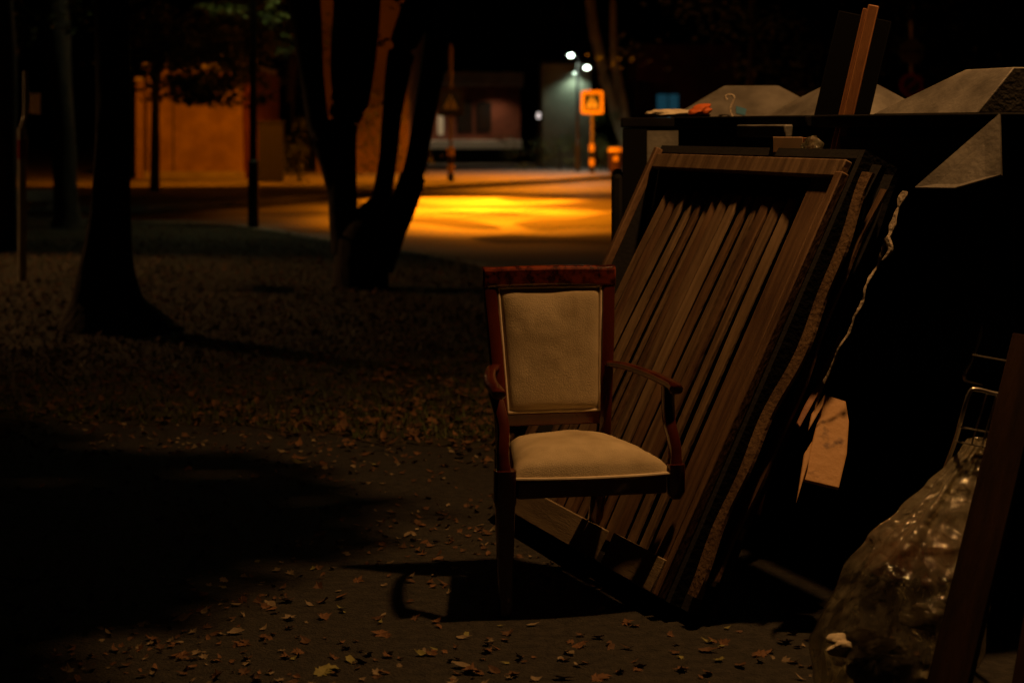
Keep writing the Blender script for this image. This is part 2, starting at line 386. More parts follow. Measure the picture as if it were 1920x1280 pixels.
# low pavilion with pale bands
t = thing('pavilion', 'low dark red building with pale roof edge and pale ledge', 'building', (-2.2, 79, 0))
MB().box(-3.0, 2.55, .25, 8, .0, 3.3).build('wall', M['brick_red'], t)
MB().box(-3.1, 2.7, -.35, 8.2, 3.28, 3.85).build('roof_edge', M['concrete'], t, bevel=.02)
MB().box(-3.05, 2.62, -.42, .25, .62, .98).build('ledge', M['white'], t, bevel=.02)
MB().box(-3.0, 2.5, -.1, .25, 0, .615).build('plinth', M['dark_steel'], t)
f = MB().box(-.95, -.70, .2, .25, 1.2, 2.05).build('lit_panel', M['white'], t)
for xx in (.2, 1.0):
    f = MB().box(xx-.32, xx+.32, .19, .25, 1.3, 2.6).build('window', M['dark_steel'], t)
    MB().box(xx-.27, xx+.27, .175, .19, 1.36, 2.54).build('pane', M['glass_dark'], f)
for xx in (-1.6, 1.4):
    sl = MB().box(xx-.12, xx+.12, -.42, -.3, 3.24, 3.277).build('added_ledge_lamp', M['dark_steel'], t)
    light('SPOT', (-2.2+xx, 79-.75, 3.1), 75, (1, .70, .38), None, (-2.2+xx, 78.6, .6), 130, .8, .1)  # lamps added under the roof edge to brighten the pale ledge
# grey rendered wall behind the white lamp, with its wall light
t, hw = wall_block('grey_gable', 'grey rendered wall washed by a white lamp', 'building', 1.15, 2.95, 70, 76, 3.9, M['grey_wall'])
MB().box(-hw-.05, hw+.05, -.1, 6.1, 3.9, 4.0).build('roof_edge', M['dark_steel'], t)
wl = MB().box(.18, .42, -.22, 0, 3.56, 3.68).build('wall_lamp', M['dark_steel'], t)
MB().box(.24, .36, -.2, -.02, 3.545, 3.558).build('lamp_glass', M['lamp_white'], wl)
light('SPOT', (2.05+.3, 69.62, 3.5), 80, WHITE, None, (2.3, 69.95, 0), 140, .7, .06).parent = None
# far house with a blue-lit window
t, hw = wall_block('far_house', 'far dark house with blue-lit window behind the pale trunk', 'building', 5.2, 9.5, 78, 84, 5, M['brick_red'])
f = MB().box(-1.35, -.35, -.05, 0, 1.75, 2.95).build('window', M['dark_steel'], t)
MB().box(-1.30, -.86, -.07, -.05, 1.8, 2.9).build('pane', M['window_blue'], f)
MB().box(-.80, -.40, -.07, -.05, 1.8, 2.2).build('pane', M['window_cyan'], f)
MB().box(-.80, -.40, -.07, -.05, 2.26, 2.9).build('pane', M['window_blue'], f)
MB().frustum([(-hw-.3, -.3, 5), (hw+.3, -.3, 5), (hw+.3, 6.3, 5), (-hw-.3, 6.3, 5)], [(-hw+1, 2.8, 6.8), (hw-1, 2.8, 6.8), (hw-1, 3.2, 6.8), (-hw+1, 3.2, 6.8)]).build('roof', M['dark_steel'], t)
# grey cabinet and low concrete block
t = thing('utility_cabinet', 'dim grey utility cabinet beyond the dark lamp post', 'cabinet', (P(507, 330, 50).x, 50, 0))
MB().box(-.33, .33, 0, .35, .06, 1.62).build('body', M['cabinet'], t, bevel=.01)
MB().box(-.36, .36, -.03, .38, 1.622, 1.68).build('lid', M['cabinet'], t, bevel=.01)
MB().box(-.3, .3, .02, .33, 0, .058).build('base', M['concrete'], t)
t = thing('concrete_bench', 'low pale concrete block seat between the left trunks', 'bench', (P(66, 395, 34).x, 34, 0))
MB().box(-.5, .5, 0, .5, .16, .36).build('seat', M['concrete'], t, bevel=.015)
MB().box(-.4, -.2, .05, .45, 0, .158).build('leg', M['concrete'], t); MB().box(.2, .4, .05, .45, 0, .158).build('leg', M['concrete'], t)

# ------------------------------------------------------------------ trees
def leaf_cloud(clusters, size, rnd, squash=.8):
    """clusters: (centre, radius, count); small folded leaf faces spread through each volume"""
    mb = MB()
    for c, r, n in clusters:
        c = Vector(c); r3 = r if isinstance(r, (tuple, list)) else (r, r, r*squash)
        subs = [Vector((rnd.gauss(0, .45), rnd.gauss(0, .45), rnd.gauss(0, .42))) for _ in range(max(4, n//55))]
        for _ in range(n):
            q = rnd.choice(subs) + Vector((rnd.gauss(0, .16), rnd.gauss(0, .16), rnd.gauss(0, .13)))
            p = c + Vector((q.x*r3[0], q.y*r3[1], q.z*r3[2]))
            a = Vector((rnd.gauss(0, 1), rnd.gauss(0, 1), rnd.gauss(0, .5))).normalized()
            b = a.cross(Vector((rnd.gauss(0, .5), rnd.gauss(0, .5), 1))).normalized(); nn = a.cross(b)
            s = size*rnd.uniform(.6, 1.25)
            i = len(mb.v)
            mb.v += [tuple(p), tuple(p+a*s*.45+b*s*.36+nn*s*.08), tuple(p+a*s), tuple(p+a*s*.45-b*s*.36+nn*s*.08)]
            mb.f += [(i, i+1, i+2), (i, i+2, i+3)]
    return mb
def tree(name, label, stems, clusters, size=.12, bark='bark', leaf='leaf_dark', seed=1, wob=.25, group=None):
    rnd = random.Random(seed)
    b = Vector(stems[0][0][:3]); b = Vector((b.x, b.y, 0))
    t = thing(name, label, 'tree', b, group=group)
    mb = MB()
    for k, st in enumerate(stems):
        pts = spline([Vector(p[:3])-b for p in st], 6); rads = lerps([p[3] for p in st], 6)
        mb.sweep(pts, rads, 14, wob=wob, seed=seed*3.1+k)
    mb.build('trunk', M[bark], t, smooth=60)
    if clusters:
        leaf_cloud([(Vector(c)-b, r, n) for c, r, n in clusters], size, rnd).build('crown', M[leaf], t, smooth=0)
    return t
def st(Y, *pp, z0=None):
    """stem through photo pixels (x, y, width in px) at distance Y"""
    out = []
    for x, y, wpx in pp:
        p = P(x, y, Y); out.append((p.x, p.y, p.z, wpx/2*Y/F))
    return out
# big single trunk on the left
Y = 13.9
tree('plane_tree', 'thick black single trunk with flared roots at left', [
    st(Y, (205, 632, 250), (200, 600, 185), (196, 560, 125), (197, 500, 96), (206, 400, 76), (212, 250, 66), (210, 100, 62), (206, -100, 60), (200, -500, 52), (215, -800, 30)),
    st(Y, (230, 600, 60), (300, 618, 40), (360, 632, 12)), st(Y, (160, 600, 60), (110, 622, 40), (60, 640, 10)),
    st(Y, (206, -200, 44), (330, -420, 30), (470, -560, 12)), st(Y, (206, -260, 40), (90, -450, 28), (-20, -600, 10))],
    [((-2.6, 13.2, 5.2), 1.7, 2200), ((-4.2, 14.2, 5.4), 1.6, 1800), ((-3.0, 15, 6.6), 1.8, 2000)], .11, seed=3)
# forked tree in the middle
Y = 17.5
tree('forked_tree', 'dark tree forking into several stems beside the road', [
    st(Y, (672, 556, 150), (674, 535, 112), (676, 500, 106), (682, 460, 112), (690, 430, 108), (698, 408, 84), (702, 390, 50), (706, 372, 14)),
    st(Y, (652, 470, 62), (643, 400, 54), (641, 330, 54), (641, 240, 60), (655, 195, 72), (672, 100, 62), (686, 0, 56), (700, -160, 46), (700, -500, 20)),
    st(Y, (650, 220, 40), (638, 130, 34), (640, 0, 30), (630, -200, 22)),
    st(Y, (640, 380, 44), (618, 310, 40), (598, 240, 40), (584, 140, 46), (570, 0, 62), (540, -200, 50), (520, -500, 20)),
    st(Y, (704, 450, 56), (714, 380, 40), (727, 300, 38), (735, 215, 37), (752, 100, 48), (786, 0, 66), (810, -160, 50), (830, -460, 20)),
    st(Y, (706, 500, 66), (730, 440, 62), (757, 382, 50), (776, 320, 46), (789, 255, 42), (806, 160, 42), (822, 60, 46), (840, -60, 44), (880, -400, 20))],
    [((-1.4, 17.4, 5.6), 1.9, 2600), ((0.2, 17.6, 6.0), 1.6, 1800), ((-.3, 17.3, 4.3), (.8, .8, .4), 420), ((-2.6, 17.6, 5.2), 1.4, 1400),
     (P(748, 12, 17.2), (.10, .1, .10), 9), (P(712, 82, 17.2), (.10, .1, .07), 7), (P(700, 192, 17.2), (.16, .1, .07), 12)], .085, seed=5)
# trunks further left
tree('slanting_tree', 'slanting dark trunk behind the thick left trunk', [
    st(28, (128, 428, 74), (126, 405, 50), (122, 340, 42), (116, 200, 44), (104, 60, 50), (92, -80, 46), (70, -300, 20))],
    [((-6.8, 28, 3.9), 1.3, 900), ((-7.6, 27.6, 3.2), (.55, .6, 1.0), 700)], .14, leaf='leaf', seed=7)
tree('edge_tree', 'black trunk cut by the left edge of the picture', [
    st(22.8, (2, 476, 76), (4, 440, 60), (4, 300, 54), (2, 100, 54), (-4, -150, 40), (-20, -420, 16))],
    [((-6.6, 22.8, 5.0), 1.6, 900)], .13, seed=8)
tree('thin_tree', 'thin dark trunk in front of the orange brick wall', [
    st(44, (290, 364, 22), (291, 340, 17), (292, 240, 16), (292, 110, 16), (296, -60, 12), (300, -200, 6))],
    [(P(330, 80, 43), (1.4, .9, 1.1), 2600), (P(380, 165, 40), (1.0, .5, .42), 1100), (P(300, 120, 43), (.7, .6, .6), 400), (P(420, 110, 41), (.9, .6, .7), 1300), (P(500, 70, 43), (1.2, .8, 1.2), 900)], .17, seed=9)
# pale trunk lit by the white lamp, and the dark trees behind
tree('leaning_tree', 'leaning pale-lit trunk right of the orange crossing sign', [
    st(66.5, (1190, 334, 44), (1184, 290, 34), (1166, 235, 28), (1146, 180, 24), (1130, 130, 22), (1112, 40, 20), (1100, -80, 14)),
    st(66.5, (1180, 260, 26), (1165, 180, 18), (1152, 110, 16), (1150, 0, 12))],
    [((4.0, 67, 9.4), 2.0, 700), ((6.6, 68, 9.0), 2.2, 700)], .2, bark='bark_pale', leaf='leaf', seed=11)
rnd = random.Random(4)
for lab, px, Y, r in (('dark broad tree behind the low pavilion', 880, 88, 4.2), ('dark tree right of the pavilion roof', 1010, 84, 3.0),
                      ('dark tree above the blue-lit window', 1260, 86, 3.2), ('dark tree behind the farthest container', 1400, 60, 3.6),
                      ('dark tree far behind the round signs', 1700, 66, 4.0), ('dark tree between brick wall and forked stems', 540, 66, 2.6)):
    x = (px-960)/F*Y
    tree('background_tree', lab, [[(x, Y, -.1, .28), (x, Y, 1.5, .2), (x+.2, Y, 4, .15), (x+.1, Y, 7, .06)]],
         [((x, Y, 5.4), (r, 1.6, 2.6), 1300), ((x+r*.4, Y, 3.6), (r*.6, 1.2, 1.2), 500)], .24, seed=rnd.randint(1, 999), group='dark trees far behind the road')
# shrubs
def shrub(lab, px, py, Y, rx, rz, n, leaf='leaf'):
    p = P(px, py, Y); t = thing('shrub', lab, 'shrub', (p.x, Y, 0))
    rr = random.Random(px)
    leaf_cloud([((0, 0, max(rz*.75, .3)), (rx, .7, rz), n)], .12, rr).build('foliage', M[leaf], t, smooth=0)
    MB().sweep([(0, 0, -.02), (.03, 0, .4), (.0, .02, .8)], [.05, .04, .02], 8).build('stem', M['bark'], t)
shrub('dim green shrub below the white street lamp', 1050, 280, 67, 1.5, .9, 900)
shrub('dim green shrub beside the brown litter bin', 1140, 280, 66, 1.0, 1.1, 700)
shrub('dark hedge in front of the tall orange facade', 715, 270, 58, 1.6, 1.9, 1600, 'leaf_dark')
shrub('dark bush beside the grey utility cabinet', 560, 280, 52, .8, 1.0, 700, 'leaf_dark')
# unseen tree added left of the path, its branch shaped to shade the ground
bx = Vector((-3.6, 6.9, 0))
br = [((-3.4, 7.2, 4.8), 1.5, 1600)]
poly = [(.42, 4.9), (.44, 5.75), (.55, 6.08), (.80, 6.45), (.47, 7.06), (.12, 7.12), (-.15, 7.55), (-3, 8.3), (-3, 4.6)]
rnd = random.Random(77)
def inpoly(x, y, poly):
    r = False; j = len(poly)-1
    for i in range(len(poly)):
        if (poly[i][1] > y) != (poly[j][1] > y) and x < (poly[j][0]-poly[i][0])*(y-poly[i][1])/(poly[j][1]-poly[i][1])+poly[i][0]: r = not r
        j = i
    return r
while len(br) < 1300:
    x, y = rnd.uniform(-3, .9), rnd.uniform(4.6, 8.3)
    if inpoly(x, y, poly): br.append(((x-.03, y, rnd.uniform(2.66, 2.86)), (.1, .1, .08), 16))
tree('added_shade_tree', 'added unseen tree beside the footpath with a long leafy branch shading the ground', [
    [(-3.6, 6.9, -.1, .30), (-3.6, 6.9, .3, .2), (-3.55, 6.9, 2.2, .16), (-3.5, 7, 5.4, .08)],
    [(-3.55, 6.9, 2.1, .08), (-2.2, 6.9, 2.7, .06), (-.8, 6.8, 2.8, .035), (.5, 6.7, 2.72, .012)],
    [(-2.4, 6.9, 2.65, .05), (-1.5, 6.0, 2.8, .03), (-.9, 5.5, 2.8, .012)]], br, .12, leaf='leaf', seed=21)

# ------------------------------------------------------------------ posts, signs, far street furniture
# dark lamp post with its lamp above the picture, lighting the leaves around it
b = G(475, 428); b.z = 0
lp = lamp_post('street_lamp', 'straight dark lamp post standing at the edge of the verge', b, (b.x, b.y, 4.5), M['lamp_white'], (1, .92, .42),
          [('POINT', 100, None, 0, 0, .12)], .2)
for c in lp.children:
    if c.name.startswith('post'): c.scale = (1.0, 1.0, 1)
rr = random.Random(12)
tree('roadside_tree', 'tree with green lamp-lit leaves above the dark lamp post', [
    [(-6.5, 30.4, -.1, .16), (-6.5, 30.4, 1.5, .1), (-6.4, 30.2, 4, .07), (-6.0, 30, 6, .03)], [(-6.4, 30.3, 3.5, .05), (-4.6, 29.4, 3.9, .03), (-3.6, 28.9, 3.9, .01)]],
    [(P(430, 20, 29.3), (.45, .4, .25), 330), (P(520, 45, 28.6), (.28, .3, .36), 300), (P(535, 85, 28.4), (.16, .2, .2), 90), (P(470, 20, 28.3), (.4, .3, .2), 160), (P(360, -30, 29.6), (.7, .5, .3), 300), ((-4.8, 29.8, 5.0), 1.2, 900)], .085, leaf='leaf', seed=13)
tree('added_dapple_tree', 'added tree behind the forked stems with a leafy branch dappling the sodium light', [  # put in so its branch breaks up the sodium pool on the road
    [(-3.47, 38.6, -.2, .12), (-3.45, 38.6, 2, .09), (-3.3, 38.6, 4.4, .07), (-3.0, 38.8, 7, .03)], [(-3.3, 38.6, 4.3, .05), (-2.0, 38.7, 4.9, .03), (-.4, 38.8, 5.2, .01)]],
    [((-.9, 38.3, 5.1), (1.0, .8, .16), 46), ((.3, 39.3, 5.2), (.9, .9, .16), 60), ((.9, 38.0, 5.1), (.7, .7, .16), 40), ((-2.2, 38.6, 5.2), (.8, .8, .3), 70), ((-3.2, 38.8, 6.6), 1.2, 500)], .2, seed=17)
# bent metal post on the left
b = G(42, 527); q = b.y/F
t = thing('metal_post', 'bent pale metal post with a red band at far left', 'post', (b.x, b.y, 0))
hz = lambda py: CH-(py-HZ)*q
MB().sweep([(0, 0, -.02), (0, 0, hz(262)), (-.004, 0, hz(240))], [.042, .042, .040], 14).build('lower_tube', M['pole_grey'], t)
MB().sweep(spline([(-.004, 0, hz(240)), (.012, 0, hz(226)), (.03, 0, hz(210)), (.03, 0, hz(134))], 6), .022, 12).build('upper_tube', M['pole_grey'], t)
MB().sweep([(0, 0, hz(298)), (0, 0, hz(262))], [.0445, .0445], 16).build('band', M['red'], t)
MB().box(.062, .072, -.02, .42, hz(214), hz(174)).build('side_plate', M['grey_back'], t)
# crossing signs
def crossing_sign(lab, px, py, Y, top, sign_c, faces=True):
    b = P(px, py, Y); t = thing('crossing_sign', lab, 'road sign', (b.x, Y, 0)); k = Y/F
    zz = lambda y: CH-(y-HZ)*k
    zb = zz(py); r = .055
    base = 0 if not faces else 0
    nb = 4; zs = [0+.24*i for i in range(nb+1)]
    for i in range(nb):
        MB().sweep([(0, 0, zs[i]), (0, 0, zs[i+1])], [.09, .09], 14).build('pole_band', M['black'] if i % 2 == 0 else M['yellow'], t)
    MB().sweep([(0, 0, zs[-1]), (0, 0, zz(top))], [r*.8, r*.8], 12).build('pole', M['sign_pole'], t)
    zc = zz(sign_c); h = .37
    def rrect(hw, hh, rad, y):
        pts = []
        for cx, cz, a0 in ((hw-rad, hh-rad, 0), (-hw+rad, hh-rad, 90), (-hw+rad, -hh+rad, 180), (hw-rad, -hh+rad, 270)):
            for j in range(6):
                a = R(a0+18*j); pts.append((cx+rad*math.cos(a), y, zc+cz+rad*math.sin(a)))
        return pts
    def plate(name, hw, hh, rad, y0, y1, m, par):
        a, c = rrect(hw, hh, rad, y0), rrect(hw, hh, rad, y1); n = len(a); mb = MB(); mb.v = a+c
        mb.f = [tuple(range(n)), tuple(reversed(range(n, 2*n)))]+[(i, n+i, n+(i+1) % n, (i+1) % n) for i in range(n)]
        return mb.build(name, m, par, smooth=0)
    pl = plate('sign_plate', h, h+.02, .09, -.085, -.06, M['yellow'] if faces else M['black'], t)  # the unlit sign carries its shade as a black plate
    plate('blue_panel', .26, .26, .02, -.09, -.0855, M['blue'], pl)
    y = -.094
    mb = MB(); mb.v = [(-.22, y, zc-.2), (.22, y, zc-.2), (0, y, zc+.22)]; mb.f = [(0, 1, 2)]
    tri = mb.build('white_triangle', M['white'], pl, smooth=0)
    y = -.098; f = MB()
    f.quad((-.022, y, zc+.09), (.022, y, zc+.09), (.022, y, zc+.135), (-.022, y, zc+.135))
    f.quad((-.03, y, zc-.02), (.03, y, zc-.02), (.035, y, zc+.085), (-.03, y, zc+.085))
    f.quad((-.075, y, zc-.145), (-.045, y, zc-.145), (.01, y, zc-.02), (-.03, y, zc-.02))
    f.quad((.045, y, zc-.145), (.075, y, zc-.145), (.03, y, zc-.02), (-.01, y, zc-.02))
    f.build('walking_figure', M['black'], pl, smooth=0)
    f = MB()
    for j in range(4): x = -.19+.1*j; f.quad((x, y, zc-.19), (x+.06, y, zc-.19), (x+.06, y, zc-.155), (x, y, zc-.155))
    f.build('crossing_stripes', M['black'], pl, smooth=0)
    return t
crossing_sign('bright orange-lit pedestrian crossing sign on a banded pole', 1110, 325, 62, 172, 192)
t = crossing_sign('unlit pedestrian crossing sign on a tall banded pole in front of pavilion', 845, 340, 52.5, 84, 192, False)
# the double-headed white lamp
Yl = 64; b = P(1083, 322, Yl)
t = thing('double_street_lamp', 'white double-headed street lamp behind the crossing sign', 'street lamp', (b.x, Yl, 0))
zt = P(0, 108, Yl).z
MB().sweep([(0, 0, 0), (0, 0, 1), (0, 0, 1.02), (0, 0, zt)], [.10, .10, .07, .05], 14).build('post', M['pole_dark'], t)
for px, py in ((1070, 103), (1100, 126)):
    q = P(px, py, Yl); dx = q.x-b.x
    MB().sweep(spline([(0, 0, zt-.1), (dx*.5, -.05, q.z+.05), (dx, -.1, q.z+.02)], 4), .03, 8).build('arm', M['pole_dark'], t)
    hd = MB().sweep(spline([(dx-.2, -.12, q.z-.02), (dx-.1, -.12, q.z+.02), (dx+.1, -.12, q.z+.02), (dx+.2, -.12, q.z-.02)], 4), [(.02, .03)]+[(.1, .05)]*11+[(.02, .03)], 12).build('lamp_head', M['pole_dark'], t)
    e = bmesh.new(); bmesh.ops.create_icosphere(e, subdivisions=2, radius=1); me = bpy.data.meshes.new('lamp_glass'); e.to_mesh(me); e.free(); me.materials.append(M['lamp_white'])
    o = bpy.data.objects.new('lamp_glass', me); col.objects.link(o); o.parent = hd; o.location = (dx, -.2, q.z-.03); o.scale = (.10, .08, .06)
    light('SPOT', (q.x, Yl-.25, q.z-.14), 150, WHITE, t, (q.x, Yl-.8, 0), 150, .6, .1)
# litter bin and small wall light
b = P(1154, 324, 61)
t = thing('litter_bin', 'brown litter bin with orange rim and round mark', 'bin', (b.x, 61, 0))
MB().sweep([(0, 0, 0), (0, 0, .04), (0, 0, .72)], [.2, .2, .23], 18).build('body', M['bin_brown'], t)
MB().sweep([(0, 0, .725), (0, 0, .85)], [.26, .24], 18).build('lid', M['yellow'], t)
MB().sweep([(0, -.225, .50), (0, -.25, .50)], [.085, .085], 16).build('round_mark', M['yellow'], t)
b = P(1010, 217, 77)
t = thing('bollard_light', 'small white light far right of the pavilion', 'light', (b.x, 77, 0))
MB().sweep([(0, 0, 0), (0, 0, b.z-.12)], [.05, .05], 10).build('post', M['pole_dark'], t)
MB().sweep([(0, 0, b.z-.12), (0, 0, b.z-.08), (0, 0, b.z+.08), (0, 0, b.z+.12)], [.05, .08, .08, .05], 14).build('lamp_glass', M['lamp_small'], t)
# round traffic signs over the containers
Ys = 58.8
x0 = P(1709, 0, Ys).x
t = thing('traffic_sign_pole', 'dim pole with round red-rimmed sign under a round grey sign back', 'road sign', (x0, Ys, 0))
MB().sweep([(0, .06, 0), (0, .06, P(0, 40, Ys).z)], [.035, .035], 10).build('pole', M['pole_grey'], t)
zc = P(0, 97, Ys).z
d = MB().disc((0, 0, zc), .42, th=.012).build('sign_disc', M['grey_back'], t); d['label'] = 'round grey sign back with a dark bracket'
MB().box(-.38, .38, -.04, -.014, zc-.045, zc+.03).build('bracket', M['pole_dark'], d)
zc = P(0, 160, Ys).z
d = MB().disc((0, 0, zc), .38, th=.012).build('sign_disc', M['red'], t); d['label'] = 'round sign with red rim, dark blue field and red bar'
MB().disc((0, -.013, zc), .27, th=.004).build('field', M['blue'], d)
MB().box(-.3, .3, -.022, -.0185, -.035, .035, Matrix.Translation((0, 0, zc)) @ Matrix.Rotation(R(-45), 4, 'Y')).build('bar', M['red'], d)

# ------------------------------------------------------------------ waste containers in a row
E = Vector((.3335, -.9428, 0)); N = Vector((.9428, .3335, 0)); Zv = Vector((0, 0, 1))
ROW = Vector((.76, 7.43, 0))          # a point on the row's front line; E runs along it towards the camera, N into the bay
def container(lab, o, ex, L, hood_at, hood):
    """o front far corner on the ground, ex direction of the front towards the camera; local y runs into the bay"""
    ex = Vector(ex).normalized(); ny = Vector((-ex.y, ex.x, 0)); o = Vector(o)
    m = Matrix(((ex.x, ny.x, 0, o.x), (ex.y, ny.y, 0, o.y), (0, 0, 1, 0), (0, 0, 0, 1)))
    hp = m.inverted() @ Vector(hood_at); hood = (hp.x, hp.y)+hood
    t = thing('waste_container', lab, 'container', mtx=m)
    D, H = 1.10, 1.50
    MB().box(.02, L-.02, .03, D-.03, .10, H).build('body', M['dark_steel'], t, bevel=.012)
    for xx in (.1, L-.22):
        for yy in (.1, D-.22): MB().box(xx, xx+.12, yy, yy+.12, 0, .098).build('foot', M['dark_steel'], t)
    for xx in (0, L-.06):
        for yy in (0, D-.06): MB().box(xx, xx+.06, yy, yy+.06, .1, H+.001).build('corner_post', M['rubber'], t, bevel=.006)
    MB().box(.065, L-.065, .012, .028, .16, .78).build('front_panel', M['dark_steel'], t)
    MB().box(.065, L-.065, .012, .028, .80, H-.03).build('front_panel', M['dark_steel'], t)
    z0, z1 = H+.045, 1.69
    MB().box(-.012, L+.012, -.012, D+.012, H+.002, z0).build('rim', M['dark_steel'], t, bevel=.006)
    hx, hy, ba, bb, ta, tb = hood           # hood centre, half sizes at the foot and at the flat top
    r = MB().frustum([(hx-ba[0], hy-bb, z0+.001), (hx+ba[1], hy-bb, z0+.001), (hx+ba[1], hy+bb, z0+.001), (hx-ba[0], hy+bb, z0+.001)],
                     [(hx-ta[0], hy-tb, z1), (hx+ta[1], hy-tb, z1), (hx+ta[1], hy+tb, z1), (hx-ta[0], hy+tb, z1)]).build('hood', M['steel'], t, bevel=.004)
    return t, r, L, D, H
E1 = Vector((-.056, -.998, 0))
c1, r1, L, D, H = container('waste container farthest along the row with lit grey end wall', Vector((.486, 8.10, 0))-E1*1.1, E1, 1.1, (1.08, 8.45, 0), ((.30, .30), .36, (.06, .06), .12))
# its end wall facing the camera is dusty grey steel
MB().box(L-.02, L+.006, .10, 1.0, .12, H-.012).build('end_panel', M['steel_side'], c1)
MB().box(L-.03, L+.012, -.006, .098, .10, H-.004).build('corner_plate', M['rubber'], c1)
MB().box(.0, L+.016, -.055, -.001, .10, 1.30).build('lower_body', M['dark_steel'], c1, bevel=.02)
# roof hook and sticker
hk = MB(); hp = [(-.02, 0, .16), (-.035, 0, .18), (-.015, 0, .20), (.02, 0, .195), (.028, 0, .165), (.012, 0, .12), (.0, 0, .075), (.01, 0, .03), (.03, 0, .0)]
hk.sweep(spline([Vector((p[0], p[1], p[2])) for p in hp], 5), .008, 8)
h = hk.build('lifting_hook', M['lining'], c1)
hw_ = P(1369, 232, 8.12); h.matrix_parent_inverse = Matrix(); 
h.location = c1.matrix_world.inverted() @ Vector((hw_.x, hw_.y, 1.54)); h.rotation_euler = (0, 0, -math.atan2(E1.y, E1.x)); h.scale = (.62, .62, .52)
c2, r2, L2, D2, H2 = container('middle waste container behind the leaning bed base', ROW+E*-.24, E, 1.10, (1.33, 7.28, 0), ((.30, .22), .24, (.05, .03), .05))
MB().box(L2*.58, L2*.93, -.05, -.013, H2-.035, H2+.012).build('flap', M['steel_side'], c2, bevel=.006)
c3, r3, L3, D3, H3 = container('nearest waste container with an added tilted plate catching the lamplight', ROW+E*.92, E, 1.11, (1.60, 6.05, 0), ((.43, .20), .24, (.08, .19), .10))
# plate added near its right end, tilted to show a triangle of lamplight
i3 = c3.matrix_world.inverted()
A_, B_, C_, D_ = P(1874, 213, 5.44), P(1877, 327, 5.30), P(1790, 352, 5.36), P(1715, 351, 5.50)
nf = (B_-A_).cross(D_-A_).normalized()*.008
if nf.z > 0: nf = -nf
MB().frustum([i3 @ q for q in (A_, B_, C_, D_)], [i3 @ (q+nf) for q in (A_, B_, C_, D_)]).build('added_lit_plate', M['steel'], c3, smooth=0)
MB().sweep([(L3-.24, .006, 1.42), (L3-.24, -.002, 1.42)], [.014, .014], 12).build('bolt_hole', M['rubber'], c3)

# ------------------------------------------------------------------ leaning bed base
BL, BR = Vector((-.071, 7.14, 0)), Vector((.453, 5.66, 0))
U = (BR-BL).normalized(); Nn = Vector((-U.y, U.x, 0)); W_ = (BR-BL).length
if Nn.x < 0: Nn = -Nn
V = (Nn*.69+Zv*1.40).normalized(); Wn = U.cross(V)
if Wn.z < 0: Wn = -Wn
T = .16
o = BL+Vector((0, 0, T*.45))-Nn*.0
mt = Matrix(((U.x, V.x, Wn.x, o.x), (U.y, V.y, Wn.y, o.y), (U.z, V.z, Wn.z, o.z), (0, 0, 0, 1)))
bed = thing('bed_base', 'slatted wooden bed base leaning upside down against the containers', 'bed base', mtx=mt)
LV = 1.53
rnd = random.Random(2)
MB().box(0, W_, 0, LV, -T, -T+.012).build('backing_cloth', M['black_fabric'], bed)
MB().box(0, .03, 0, LV, -T+.013, -.03).build('side_board', M['black_fabric'], bed)
MB().box(0.031, W_-.031, LV-.03, LV, -T+.013, -.03).build('end_board', M['black_fabric'], bed)
MB().box(0.031, W_-.031, 0, .03, -T+.013, -.03).build('end_board', M['black_fabric'], bed)
MB().box(W_-.03, W_, 0, LV, -T+.013, -.03).build('side_board', M['black_fabric'], bed)
MB().box(.045, W_-.05, LV-.105, LV-.045, -.034, -.006).build('top_rail', M['slat_a'], bed, bevel=.004)
MB().box(.006, .036, .0, LV-.02, -.029, .0).build('side_rail', M['slat_b'], bed, bevel=.004)
MB().box(W_-.072, W_-.028, .0, LV-.09, -.029, .001).build('side_rail', M['slat_b'], bed, bevel=.004)
MB().box(W_-.245, W_-.115, .10, LV-.088, -.05, -.022).build('wide_plank', M['slat_b'], bed, bevel=.004)
# cross bearers below the slats
for v in (.28, .78, 1.22): MB().box(.05, W_-.06, v, v+.05, -.11, -.075).build('bearer', M['dark_wood'], bed)
# slats, each a plank of its own with its own bow
us = [(.18, .045), (.245, .058), (.325, .06), (.405, .064), (.485, .062), (.555, .04), (.62, .05), (.695, .066), (.78, .066), (.86, .062), (.94, .066), (1.025, .07), (1.11, .064), (1.19, .066)]
k = (W_-.30-.15)/1.09
for i, (u, wd) in enumerate(us):
    fr_ = (u-.16)/1.09; u = .15+(u-.16)*k; wd *= k*.88; fan = .11*(1-fr_)**1.3
    v0, v1 = .07+rnd.uniform(-.01, .02), LV-.19+rnd.uniform(-.012, .012)
    n = 10; mb = MB(); du = rnd.uniform(-.012, .012); bow = rnd.uniform(-.008, .008); dw = rnd.uniform(-.007, .006)
    rings = []
    for j in range(n+1):
        f = j/n; v = v0+(v1-v0)*f; c = u+fan*(f-.35)*.9+du*(f-.5)+bow*math.sin(math.pi*f); w0 = -.045+dw+.008*math.sin(math.pi*f)
        tw = math.sin(f*5+i)*.004
        base = len(mb.v); rings.append(base)
        mb.v += [(c-wd/2, v, w0-.010), (c+wd/2, v, w0-.010), (c+wd/2, v, w0-.003+tw), (c+wd/2-.006, v, w0+tw), (c-wd/2+.006, v, w0-tw), (c-wd/2, v, w0-.003-tw)]
    for a, b in zip(rings[:-1], rings[1:]):
        for q in range(6): mb.f.append((a+q, a+(q+1) % 6, b+(q+1) % 6, b+q))
    mb.f += [tuple(reversed(range(6))), tuple(rings[-1]+q for q in range(6))]
    mb.build('slat', (M['slat_a'], M['slat_b'], M['slat_a'], M['slat_c'], M['slat_b'])[i % 5], bed, smooth=25)
MB().box(.05, W_*.62, .0, .105, -.034, .006).build('bottom_rail', M['pale_board'], bed, bevel=.003)
